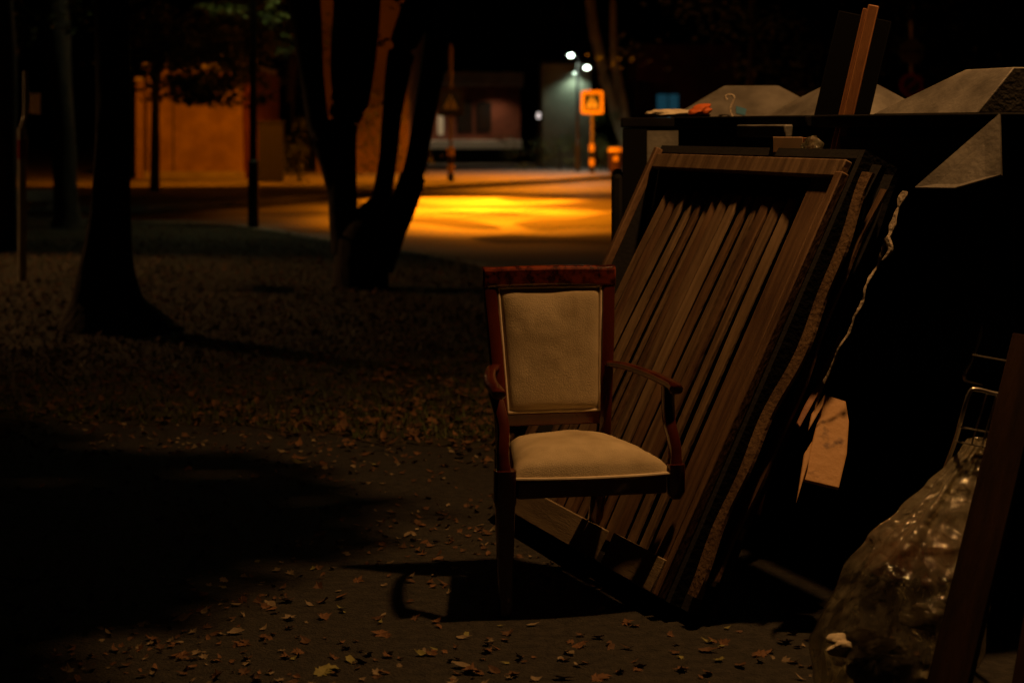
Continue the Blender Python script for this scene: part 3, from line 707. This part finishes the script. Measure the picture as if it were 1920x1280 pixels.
MB().box(W_*.62+.10, W_-.09, .0, .11, -.033, -.002).build('bottom_block', M['pale_board'], bed, bevel=.003)
# layered torn edge towards the camera: wavy strips on the near side
def strip(name, m, w0, w1, amp, ph, v0, v1, out, par=bed, freq=5.2):
    mb = MB(); n = 60; a0 = []
    for j in range(n+1):
        f = j/n; v = v0+(v1-v0)*f
        s = amp*(math.sin(f*freq*2+ph)*.6+math.sin(f*freq*4.3+ph*2.2)*.4)
        base = len(mb.v); a0.append(base)
        uo = W_+out+.006*math.sin(f*9+ph)
        mb.v += [(W_+.001, v, w0+s), (uo, v, w0+s), (uo, v, w1+s*1.1), (W_+.001, v, w1+s*1.1)]
    for a, b in zip(a0[:-1], a0[1:]):
        for q in range(4): mb.f.append((a+q, a+(q+1) % 4, b+(q+1) % 4, b+q))
    mb.f += [(3, 2, 1, 0), tuple(a0[-1]+q for q in range(4))]
    return mb.build(name, m, par, smooth=50)
def flat_strip(name, m, u0, u1, wz, amp, ph, v0, v1, th=.01, freq=5.2):
    mb = MB(); n = 60; a0 = []
    for j in range(n+1):
        f = j/n; v = v0+(v1-v0)*f
        sa = amp*(math.sin(f*freq*2+ph)*.6+math.sin(f*freq*4.3+ph*2.2)*.5); sb = amp*(math.sin(f*freq*2+ph+.4)*.6+math.sin(f*freq*4.6+ph)*.5)
        ww = wz+.008*math.sin(f*7+ph)
        a0.append(len(mb.v)); mb.v += [(W_+u0+sa, v, ww-th), (W_+u1+sb, v, ww-th-.006), (W_+u1+sb, v, ww-.006), (W_+u0+sa, v, ww)]
    for a, b in zip(a0[:-1], a0[1:]):
        for q in range(4): mb.f.append((a+q, a+(q+1) % 4, b+(q+1) % 4, b+q))
    mb.f += [(3, 2, 1, 0), tuple(a0[-1]+q for q in range(4))]
    return mb.build(name, m, bed, smooth=50)
flat_strip('edge_strip', M['tan_trim'], .035, .085, -.050, .020, .7, .05, LV-.07)
flat_strip('edge_strip', M['slat_b'], .055, .080, -.100, .012, 2.4, .12, LV-.10)
flat_strip('fabric_fold', M['black_fabric'], .0, .05, -.078, .010, 1.6, .0, LV-.03, .02)
flat_strip('fabric_fold', M['black_fabric'], .0, .06, -.130, .010, .2, .02, LV-.04, .02)
ln = MB(); nL = 70; prev = None
lp_ = []
for j in range(nL+1):
    f = j/nL; v = .80+(LV-.88)*f
    uu = W_+.105+.012*noise.noise(Vector((f*6, 1, 2))); ww = -T+.002-.010*math.sin(f*math.pi)+.010*noise.noise(Vector((f*9, 5, 1)))
    lp_.append(Vector((uu, v, ww)))
rad = [(.0015+.007*max(0, j/nL-.1)+.002*abs(noise.noise(Vector((j*.35, 3, 3))))+(.016*math.exp(-((j/nL-.955)/.02)**2))+(.013*math.exp(-((j/nL-.865)/.018)**2)), .004+.008*max(0, j/nL-.3)+.004*abs(noise.noise(Vector((j*.3, 7, 1))))) for j in range(nL+1)]
a0 = []
for j, p in enumerate(lp_):
    f = j/nL; wd = .004+.020*max(0, noise.noise(Vector((f*11, 2, 8)))+.15)+.030*math.exp(-((f-.97)/.035)**2)+.024*math.exp(-((f-.83)/.03)**2)
    wd *= .25+.75*min(1, f*1.6); k_ = .006*noise.noise(Vector((f*30, 4, 4)))
    a0.append(len(ln.v)); ln.v += [(p.x-wd*.5, p.y, p.z+k_-.002), (p.x+wd*.5, p.y, p.z-.004), (p.x+wd*.5, p.y, p.z-.001), (p.x-wd*.5, p.y, p.z+k_+.002)]
for a, b in zip(a0[:-1], a0[1:]):
    for q in range(4): ln.f.append((a+q, a+(q+1) % 4, b+(q+1) % 4, b+q))
ln.f += [(3, 2, 1, 0), tuple(a0[-1]+q for q in range(4))]
ln.build('torn_lining', M['lining'], bed, smooth=50)
hg = MB().sweep(spline([(W_+.11, LV-.24, -T), (W_+.125, LV-.27, -T-.02), (W_+.12, LV-.31, -T-.012)], 4), lerps([.012, .010, .003], 4), 7).build('hanging_thread', M['lining'], bed)
# little torn blocks near the lower corner
for v, ww, m in ((.10, -.10, 'lining'), (.16, -.125, 'tan_trim'), (.26, -.12, 'tan_trim'), (.05, -.075, 'tan_trim')):
    MB().box(W_+.04, W_+.062, v, v+.04, ww-.02, ww-.004).build('torn_tab', M[m], bed, bevel=.004)

# ------------------------------------------------------------------ the armchair
TH = R(12)
FLp = G(947, 1156)                               # front left foot on the ground
rot = Matrix.Rotation(TH, 4, 'Z')
hw, fy = .272, -.25
org = Vector((FLp.x, FLp.y, 0)) - rot @ Vector((-hw, fy, 0))
chair = thing('armchair', 'mahogany armchair with cream upholstery and a missing front leg', 'armchair', org, TH)
mh = M['mahogany']
# front leg (only one is left), with block and taper
MB().sweep([(-hw, fy, .0), (-hw, fy, .02), (-hw, fy, .34), (-hw, fy, .352), (-hw, fy, .45)], [(.018, .018), (.020, .020), (.029, .029), (.033, .033), (.033, .033)], 12, square=.45).build('leg', mh, chair)
st_ = MB().sweep([(hw, fy, .342), (hw, fy, .356), (hw, fy, .366), (hw, fy, .45)], [(.014, .020), (.024, .024), (.028, .028), (.028, .028)], 12, square=.45).build('broken_leg_stub', mh, chair)
# rear legs, raked back
for s in (-1, 1):
    pts = spline([(s*.150, .36, .0), (s*.163, .31, .2), (s*.172, .265, .42)], 5)
    MB().sweep(pts, [(.020+.008*i/10, .018+.008*i/10) for i in range(len(pts))], 12, square=.45, up=(0, 1, 0)).build('leg', mh, chair)
    # back posts going up from them, spreading
    pts = spline([(s*.173, .262, .43), (s*.180, .262, .56), (s*.196, .292, .80), (s*.207, .325, .965)], 5)
    MB().sweep(pts, (.023, .020), 12, square=.45, up=(0, 1, 0)).build('back_post', mh, chair)
# seat rails
MB().box(-hw+.034, hw-.034, fy-.022, fy+.012, .362, .418).build('front_rail', mh, chair, bevel=.006)
for s in (-1, 1):
    MB().sweep([(s*hw, fy+.034, .39), (s*.178, .24, .39)], [(.014, .028), (.014, .028)], 8, square=.4).build('side_rail', mh, chair)
MB().box(-.15, .15, .24, .268, .365, .418).build('rear_rail', mh, chair, bevel=.005)
# domed seat cushion, wider in front
def pad(nx, ny, fn):
    mb = MB(); 
    for j in range(ny+1):
        for i in range(nx+1): mb.v.append(fn(i/nx*2-1, j/ny*2-1))
    for j in range(ny):
        for i in range(nx):
            a = j*(nx+1)+i; mb.f.append((a, a+1, a+nx+2, a+nx+1))
    return mb
def seat_fn(u, v):
    f = (v+1)/2                                   # 0 front .. 1 rear
    wdt = (hw-.016)*(1-f)+.165*f
    x = u*wdt
    front = fy-.018-.030*(1-u*u)                  # bowed front edge
    y = front*(1-f)+.235*f
    r = max(abs(u), abs(v)); e = (1-abs(u)**8)*(1-abs(v)**8)
    dome = .034*(1-u*u)*(1-v*v)
    z = .418 + .064*(max(e, 0)**.45) + dome
    z += .005*noise.noise(Vector((x*9, y*9, 3)))+.002*noise.noise(Vector((x*30, y*22, 3)))
    return (x, y, z)
o = pad(48, 48, seat_fn).build('seat_cushion', M['upholstery'], chair, smooth=80)
MB().sweep([seat_fn(u, -1)[:2]+(.424,) for u in [i/20*2-1 for i in range(21)]], .006, 8).build('seat_piping', M['piping'], o)
# back panel: crest, lower rail, pad
rk = lambda z: .262+(z-.56)*.155 if z > .56 else .262      # rake of the back
crest = []
for i in range(25):
    f = i/24*2-1; crest.append((f*.232, rk(.99)-.004-.010*(1-f*f), .995+.006*(1-f*f)))
cb = MB()
def ring(x, y, z, hh, th):
    return [(x, y-th, z-hh), (x, y-th-.002, z+hh*.6), (x, y-th+.006, z+hh), (x, y+th-.004, z+hh), (x, y+th, z+hh*.6), (x, y+th, z-hh)]
rs = []
for (x, y, z) in crest:
    f = abs(x)/.232; hh = .033+.006*max(0, (f-.86)/.14); rs.append(len(cb.v)); cb.v += ring(x, y, z, hh*(1 if f < .96 else .94), .021)
for a, b in zip(rs[:-1], rs[1:]):
    for q in range(6): cb.f.append((a+q, b+q, b+(q+1) % 6, a+(q+1) % 6))
cb.f += [tuple(range(6)), tuple(rs[-1]+q for q in reversed(range(6)))]
cr = cb.build('crest_rail', M['burl'], chair, smooth=30, bevel=.007)
# flared ears of the crest
MB().box(-.165, .165, rk(.53)-.016, rk(.53)+.012, .502, .546).build('lower_back_rail', mh, chair, bevel=.005)
def back_fn(u, v):
    z = .755+v*.206; hwz = .158+(z-.55)*.050
    x = u*hwz; e = (1-abs(u)**10)*(1-abs(v)**12)
    d = .004+.026*max(e, 0)**.45+.012*(1-u*u)*(1-v*v)
    d += .004*noise.noise(Vector((x*8, z*8, 7)))+.0012*noise.noise(Vector((x*30, z*24, 7)))
    return (x, rk(z)+.004-d, z)
o = pad(40, 48, back_fn).build('back_pad', M['upholstery'], chair, smooth=80)
MB().box(-.16, .16, .0, .008, .56, .95, Matrix.Translation((0, .262-.56*.155+.012, 0)) @ Matrix.Shear('XZ', 4, (0, 0)) if False else None).v if False else None
pip = [back_fn(u, v) for u, v in [(-1+.1*i, -1) for i in range(21)]+[(1, -1+.1*i) for i in range(1, 21)]+[(1-.1*i, 1) for i in range(1, 21)]+[(-1, 1-.1*i) for i in range(1, 20)]]
pip = [Vector((p[0]*1.0, p[1]-.013, .755+(p[2]-.755)*1.0)) for p in pip]
MB().sweep(pip+[pip[0]], .0055, 8, up=(0, 1, 0)).build('back_piping', M['piping'], o)
bk = MB().quad((-.165, rk(.55)+.012, .55), (.165, rk(.55)+.012, .55), (.182, rk(.96)+.012, .96), (-.182, rk(.96)+.012, .96)).build('back_cover', M['upholstery'], chair, smooth=0)
# arms and their curved supports
for s in (-1, 1):
    pts = spline([(s*.190, .275, .700), (s*.228, .18, .703), (s*.262, .04, .697), (s*.280, -.08, .690), (s*.285, -.185, .684), (s*.284, -.225, .676)], 6)
    n = len(pts); ra = [(.014+.008*min(1, i/(n*.6)), .011+.005*(i/n)) for i in range(n)]
    ra[-1] = (.016, .012)
    MB().sweep(pts, ra, 12, square=.7).build('armrest', mh, chair)
    pts = spline([(s*hw, fy+.01, .42), (s*(hw+.004), fy+.02, .50), (s*(hw-.004), fy+.055, .58), (s*.283, -.135, .676)], 6)
    MB().sweep(pts, [(.021, .024)]*4+[(.019, .021)]*(len(pts)-4), 12, square=.5, up=(0, 1, 0)).build('arm_support', mh, chair)

# ------------------------------------------------------------------ boards and odds and ends round the containers
p0, p1 = P(1571, 300, 6.42), P(1638, 10, 6.42); d = (p1-p0).normalized()
plank('upright_plank', p0-d*1.25, p1, .036, .028, (-.25, -1, .25), M['orange_wood'], 'tall thin orange-brown plank rising above the bed base', 'plank')
p0b = p0+Vector((-.024, .02, 0)); 
plank('thin_lath', p0b-d*1.2, P(1622, 16, 6.44), .014, .02, (-.25, -1, .25), M['orange_wood'], 'very thin lath along the left side of the tall plank', 'lath', .002)
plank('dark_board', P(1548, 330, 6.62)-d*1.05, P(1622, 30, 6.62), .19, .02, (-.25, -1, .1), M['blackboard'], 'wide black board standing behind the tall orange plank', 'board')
# bright broken board and splintered strips behind the near edge of the bed base
def slab(name, pts, nrm, th, m, lab, cat):
    pts = [Vector(p) for p in pts]; n = Vector(nrm).normalized()*-th; c = sum(pts, Vector())/len(pts)
    k = len(pts); mb = MB(); mb.v = [tuple(p-c) for p in pts]+[tuple(p+n-c) for p in pts]
    mb.f = [tuple(range(k)), tuple(reversed(range(k, 2*k)))]+[(i, k+i, k+(i+1) % k, (i+1) % k) for i in range(k)]
    o = mb.build(name, m, smooth=0, bevel=.002); o.location = c
    bm = bmesh.new(); bm.from_mesh(o.data); bmesh.ops.recalc_face_normals(bm, faces=bm.faces); bm.to_mesh(o.data); bm.free()
    return tag(o, lab, cat)
def tilt(px, py, Y0=5.98, ref=915, k=.0012):
    return P(px, py, Y0-.40+(ref-py)*k)
slab('broken_board', [tilt(1506, 898), tilt(1573, 914), tilt(1588, 850), tilt(1592, 790), tilt(1586, 752), tilt(1552, 741), tilt(1545, 745), tilt(1530, 800)], (.1, -.7, .7), .014, M['board_wood'],
     'bright orange board piece with dark knots behind the bed base', 'board')
slab('splintered_strip', [tilt(1572, 600, 5.95), tilt(1580, 618, 5.95), tilt(1572, 670, 5.95), tilt(1545, 724, 5.95), tilt(1528, 770, 5.95), tilt(1534, 700, 5.95)], (.2, -.7, .7), .012, M['board_wood'],
     'long pale splintered strip above the bright board piece', 'strip')
slab('splintered_strip', [tilt(1549, 735, 5.955), tilt(1543, 760, 5.955), tilt(1516, 806, 5.955), tilt(1522, 775, 5.955)], (.2, -.7, .7), .01, M['board_wood'],
     'short pale splinter beside the bright board piece', 'strip')
slab('splintered_strip', [tilt(1523, 826, 5.95), tilt(1519, 855, 5.95), tilt(1494, 940, 5.95), tilt(1508, 850, 5.95)], (.2, -.7, .7), .01, M['board_wood'],
     'narrow pale splinter running below left of the bright board piece', 'strip')
slab('red_lath', [tilt(1540, 708, 5.93), tilt(1536, 735, 5.93), tilt(1500, 800, 5.93), tilt(1494, 792, 5.93), tilt(1512, 752, 5.93)], (.2, -.7, .6), .012, M['orange_wood'],
     'reddish broken lath behind the torn lining', 'lath')
# crumpled packaging on the farthest container
def crumple(name, c, size, m, lab, cat, seed=0, sub=4, amp=.45, parent=None, rz=0):
    bm = bmesh.new(); bmesh.ops.create_icosphere(bm, subdivisions=sub, radius=1)
    for v in bm.verts:
        p = v.co.copy(); q = p*1.6+Vector((seed*7.3, seed*1.7, seed*3.1))
        f = 1+amp*(noise.noise(q)*.8+noise.ridged_multi_fractal(q*1.3, 1, 2, 3, 1, 2)*.22-.25)
        v.co = Vector((p.x*size[0], p.y*size[1], p.z*size[2]))*f
    me = bpy.data.meshes.new(name); bm.to_mesh(me); bm.free(); me.materials.append(m)
    for p in me.polygons: p.use_smooth = True
    me.set_sharp_from_angle(angle=R(35))
    o = bpy.data.objects.new(name, me); col.objects.link(o); o.location = c; o.rotation_euler = (0, 0, rz)
    if parent: o.parent = parent
    elif lab: tag(o, lab, cat)
    return o
c = P(1262, 233, 8.2); c.z = 1.565
crumple('paper_packaging', c, (.115, .05, .018), M['paper'], 'crumpled cream paper lying on the farthest container', 'packaging', 2, rz=.1)
c = P(1312, 227, 8.17); c.z = 1.575
o = crumple('printed_packaging', c, (.055, .04, .026), M['paper_orange'], 'orange-red printed packaging beside the cream paper', 'packaging', 5)
o.rotation_euler = (0, -.25, .2)
# sticker on its roof
stk = MB(); q = [P(1380, 200, 0.0001) for _ in range(1)]
inv = c1.matrix_world.inverted()
def roof_pt(px, py):
    """pixel onto the camera-facing roof slope of the farthest container"""
    n0 = r1.data.polygons
    vv = [c1.matrix_world @ v.co for v in r1.data.vertices]; a, b, cc = vv[1], vv[2], vv[5]
    nn = (b-a).cross(cc-a).normalized(); o_ = Vector((0, 0, CH)); dd = P(px, py, 1)-o_
    return inv @ (o_+dd*((a-o_).dot(nn)/dd.dot(nn)) - (nn if nn.dot(dd) > 0 else -nn)*.004)
stk = MB().quad(roof_pt(1380, 200), roof_pt(1400, 206), roof_pt(1397, 218), roof_pt(1380, 214))
stk.build('sticker', M['window_blue'] if False else mat('sticker_blue', (.05, .16, .26), None, rough=.5), c1, smooth=0)
# box and plastic on the top edge of the bed base
c = P(1472, 270, 6.42)
top = mt @ Vector((W_*.62, LV, -.09)); 
t = thing('small_carton', 'small pale carton with orange end on top of the bed base', 'carton', (top.x, top.y, top.z+.012), R(-8))
MB().box(-.062, .04, -.035, .035, 0, .052).build('body', M['cardboard'], t, bevel=.002)
MB().box(.041, .078, -.035, .035, -.0, .05).build('printed_end', M['orange_wood'], t, bevel=.002)
top = mt @ Vector((W_*.72, LV, -.09))
crumple('plastic_wrap', top+Vector((.0, 0, .035)), (.035, .03, .032), M['clear_plastic'] if False else M['film'], 'crumpled clear plastic beside the small carton on the bed base', 'plastic', 8)

# ------------------------------------------------------------------ clear rubbish bag
B0, B1 = Vector((.975, 4.86, 0)), P(1838, 832, 5.12)
bag = thing('rubbish_bag', 'knotted clear plastic rubbish bag slumped beside the dark timber', 'rubbish bag', B0)
prof = [(0, .02), (.02, .14), (.08, .195), (.2, .215), (.36, .205), (.5, .185), (.62, .15), (.74, .108), (.84, .072), (.92, .048), (.97, .036), (1.0, .036), (1.02, .034)]
def prad(f):
    for (a, ra), (b, rb) in zip(prof[:-1], prof[1:]):
        if f <= b: t_ = (f-a)/(b-a); t_ = t_*t_*(3-2*t_); return ra+(rb-ra)*t_
    return prof[-1][1]
mb = MB(); NA, NR = 120, 110
for j in range(NR+1):
    f = 1.02*j/NR
    ax = Vector((0, 0, 0)).lerp(B1-B0, f); ax.x = (B1-B0).x*(f**1.5); ax.z = (B1-B0).z*f
    for i in range(NA):
        a = 2*math.pi*i/NA; c_, s_ = math.cos(a), math.sin(a)
        fold = (.05+.30*f*f)*(noise.noise(Vector((c_*3.2, s_*3.2, f*.9)))*1.1+(abs(math.sin(a*5.5+f*2+noise.noise(Vector((c_, s_, f*2)))*2))-.5)*.5)
        wr = noise.ridged_multi_fractal(Vector((c_*1.5, s_*1.5, f*3.4+2)), 1, 2, 4, 1, 2)*.06-.07+.10*noise.noise(Vector((c_*1.2+4, s_*1.2, f*2.2)))
        r = prad(f)*(1+fold+wr)
        mb.v.append((ax.x+r*c_, ax.y+r*s_*.9, max(.004, ax.z)))
for j in range(NR):
    for i in range(NA): mb.f.append((j*NA+i, j*NA+(i+1) % NA, (j+1)*NA+(i+1) % NA, (j+1)*NA+i))
mb.build('film', M['film'], bag, smooth=180)
MB().sweep([(B1-B0)*.955+Vector((math.cos(a)*.034, math.sin(a)*.03, .0)) for a in [i*math.pi/8 for i in range(17)]], .006, 6).build('knot', M['paper'], bag)
for nm, off, sz, m, lab, sd in (
    ('crumpled_paper', (.145, -.07, .345), (.06, .05, .05), 'pink_paper', 'pinkish crumpled paper high inside the clear bag', 1),
    ('crumpled_paper', (-.075, -.10, .165), (.085, .05, .03), 'paper', 'cream crumpled paper at mid height inside the clear bag', 3),
    ('crumpled_paper', (.05, -.11, .055), (.07, .05, .035), 'paper', 'cream crumpled paper low inside the clear bag', 6),
    ('crumpled_paper', (.09, -.10, .23), (.05, .04, .03), 'paper', 'small cream paper scrap at the right inside the clear bag', 11),
    ('waste_lump', (-.01, -.02, .085), (.085, .07, .065), 'dark_waste', 'large dark lump of waste inside the clear bag', 4),
    ('waste_lump', (.06, -.01, .34), (.075, .07, .05), 'pink_paper', 'reddish wad of waste behind the pink paper in the bag', 9)):
    crumple(nm, B0+Vector(off)+Vector((0, .43*off[2], 0)), sz, M[m], lab, 'waste', sd, sub=4, amp=.5)

# ------------------------------------------------------------------ leaning timbers and wire rack at the right
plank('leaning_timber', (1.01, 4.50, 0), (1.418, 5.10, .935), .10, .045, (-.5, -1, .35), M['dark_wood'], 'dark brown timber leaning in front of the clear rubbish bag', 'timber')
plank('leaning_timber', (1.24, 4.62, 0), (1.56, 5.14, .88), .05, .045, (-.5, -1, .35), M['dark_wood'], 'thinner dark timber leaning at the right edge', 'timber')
rb = P(1760, 900, 5.1)
t = thing('wire_rack', 'tilted chrome wire rack behind the dark timber', 'wire rack', (rb.x, rb.y, 0))
o0 = Vector((rb.x, rb.y, 0)); RP = lambda px, py, Y=5.62: P(px, py, Y)-o0
MB().sweep(spline([RP(1850, 590), RP(1838, 635), RP(1820, 680), RP(1810, 700), RP(1811, 711), RP(1828, 716), RP(1872, 727), RP(1930, 742)], 6), .0085, 10).build('outer_frame', M['chrome'], t)
MB().sweep(spline([RP(1930, 750, 5.09), RP(1866, 738, 5.09), RP(1832, 730, 5.09), RP(1818, 736, 5.09), RP(1804, 780, 5.09), RP(1790, 830, 5.14), RP(1766, 895, 5.2), RP(1725, 1010, 5.24), RP(1650, 1238, 5.25)], 6), .006, 10).build('inner_frame', M['chrome'], t)
for a, b in (((1823, 665), (1890, 677)), ((1800, 800), (1862, 812)), ((1790, 826), (1856, 840))):
    MB().sweep([RP(*a, 5.08), RP(*b, 5.08)], [.003, .003], 6).build('cross_wire', M['chrome'], t)
for a, b in (((1850, 738), (1822, 832)), ((1868, 742), (1842, 832))):
    MB().sweep([RP(*a, 5.08), RP(*b, 5.08)], [.0025, .0025], 6).build('long_wire', M['chrome'], t)
MB().sweep([RP(1905, 742, 5.08), RP(1800, 1230, 5.27)], [.008, .008], 8).build('rear_leg', M['chrome'], t)

# ------------------------------------------------------------------ fallen leaves
def leaf_shape(rnd, maple=True):
    """flat curled leaf outline, 1 unit across"""
    if maple:
        base = [(0, -.5), (.10, -.28), (.34, -.34), (.28, -.16), (.52, .02), (.30, .08), (.34, .30), (.14, .20), (0, .52), (-.14, .20), (-.34, .30), (-.30, .08), (-.52, .02), (-.28, -.16), (-.34, -.34), (-.10, -.28)]
    else:
        base = [(0, -.55), (.12, -.3), (.24, -.05), (.2, .22), (.08, .42), (0, .55), (-.08, .42), (-.2, .22), (-.24, -.05), (-.12, -.3)]
    cu, cv = rnd.uniform(-.6, 1.6), rnd.uniform(-.4, 1.5)
    out = []
    for x, y in base:
        x *= rnd.uniform(.6, 1.2); y *= rnd.uniform(.6, 1.2)
        out.append((x, y, .06+cu*x*x*.7+cv*y*y*.5+rnd.uniform(0, .05)))
    return [(0, 0, .03)]+out
def leaf_into(mb, sh, loc, rz, tx, ty, s):
    m = Matrix.Translation(loc) @ Matrix.Rotation(rz, 4, 'Z') @ Matrix.Rotation(tx, 4, 'X') @ Matrix.Rotation(ty, 4, 'Y')
    i = len(mb.v); n = len(sh)-1
    mb.v += [tuple(m @ (Vector(p)*s)) for p in sh]
    mb.f += [(i, i+1+k, i+1+(k+1) % n) for k in range(n)]
rnd = random.Random(31)
shapes = [leaf_shape(rnd, k % 2 == 0) for k in range(10)]
protos = {}
for c in LEAFC:
    for k in range(4):
        mb = MB(); leaf_into(mb, shapes[rnd.randrange(10)], (0, 0, 0), 0, 0, 0, 1); protos[c, k] = mb.mesh('fallen_leaf', M['leaf_'+c], 0)
LAB = {'orange': 'curled orange-brown fallen leaf lying on the dark footpath', 'brown': 'curled dark brown fallen leaf lying on the dark footpath',
       'yellow': 'yellow-green fallen leaf lying on the dark footpath', 'pale': 'pale tan fallen leaf lying on the dark footpath'}
placed = 0
while placed < 300:
    if rnd.random() < .72: px, py = rnd.uniform(330, 1540), rnd.uniform(985, 1275)
    else: px, py = rnd.gauss(800, 130), rnd.uniform(690, 880)
    if px > 935 and py < 860: continue
    if py < 900 and px < 420: continue
    g = G(px, py)
    if (g.xy-Vector((.8, 6.7))).length < .5 or (g-BL).dot(Nn) > -.03 and (g-BL).dot(U) > -.05 and (g-BL).dot(U) < W_+.1: continue
    if (g-(B0)).length < .24: continue
    c = rnd.choices(['orange', 'brown', 'yellow', 'pale'], [.36, .34, .12, .18])[0]
    o = bpy.data.objects.new('fallen_leaf', protos[c, rnd.randrange(4)]); col.objects.link(o)
    s = .028+.045*rnd.random()**2; o.scale = (s, s, s); o.location = (g.x, g.y, .002)
    o.rotation_euler = (rnd.gauss(0, .25), rnd.gauss(0, .25), rnd.uniform(0, 6.28))
    tag(o, LAB[c], 'leaf', c+' fallen leaves on the footpath'); placed += 1
def litter(name, n, gen, lab, mats):
    root = thing(name, lab, 'leaf litter'); root['kind'] = 'stuff'
    mbs = {c: MB() for c in mats}
    for _ in range(n):
        p, s = gen(); c = rnd.choice(mats)
        leaf_into(mbs[c], shapes[rnd.randrange(10)], p, rnd.uniform(0, 6.28), rnd.gauss(0, .3), rnd.gauss(0, .3), s)
    for c in mats:
        o = mbs[c].build('leaves', M['leaf_'+c], root, smooth=0); o['kind'] = 'stuff'
def inside(x, y, poly):
    r = False; j = len(poly)-1
    for i in range(len(poly)):
        if (poly[i][1] > y) != (poly[j][1] > y) and x < (poly[j][0]-poly[i][0])*(y-poly[i][1])/(poly[j][1]-poly[i][1])+poly[i][0]: r = not r
        j = i
    return r
def gv():
    while True:
        y = 8.1+22*rnd.random()**1.5; x = rnd.uniform(-.31*y, .06*y+.2)
        if inside(x, y, verge) or (x < .3 and y < 9.9 and rnd.random() < .35*max(0, (y-8.1))/1.5): return (x, y, rnd.uniform(.006, .03)), .03+.055*rnd.random()**1.8
litter('leaf_litter', 8000, gv, 'carpet of brown and orange fallen leaves over the grass verge', ['orange', 'brown'])
def gp():
    while True:
        y = rnd.uniform(5.0, 9.6); x = rnd.uniform(-.29*y, .22*y)
        g = Vector((x, y, 0))
        if (g-BL).dot(Nn) > -.02 and -.05 < (g-BL).dot(U) < W_+.3: continue
        if noise.noise(Vector((x*1.3, y*1.3, 4)))+max(0, y-8)*.5 > rnd.uniform(-.4, .4): return (x, y, .002), rnd.uniform(.018, .045)
litter('leaf_scraps', 1900, gp, 'scattered leaf scraps over the dark footpath', ['orange', 'pale', 'brown'])
# short grass between the leaves
gr = MB()
for _ in range(22000):
    y = 9+16*rnd.random()**1.4; x = rnd.uniform(-.31*y, .06*y+.2)
    if not inside(x, y, verge): continue
    h = rnd.uniform(.02, .06); a = rnd.uniform(0, 6.28); dx, dy = math.cos(a)*.006, math.sin(a)*.006; lx, ly = rnd.gauss(0, .02), rnd.gauss(0, .02)
    gr.quad((x-dx, y-dy, .004), (x+dx, y+dy, .004), (x+lx, y+ly, h))
o = gr.build('grass', M['leaf'], smooth=0); tag(o, 'short grass growing between the fallen leaves on the verge', 'grass'); o['kind'] = 'stuff'
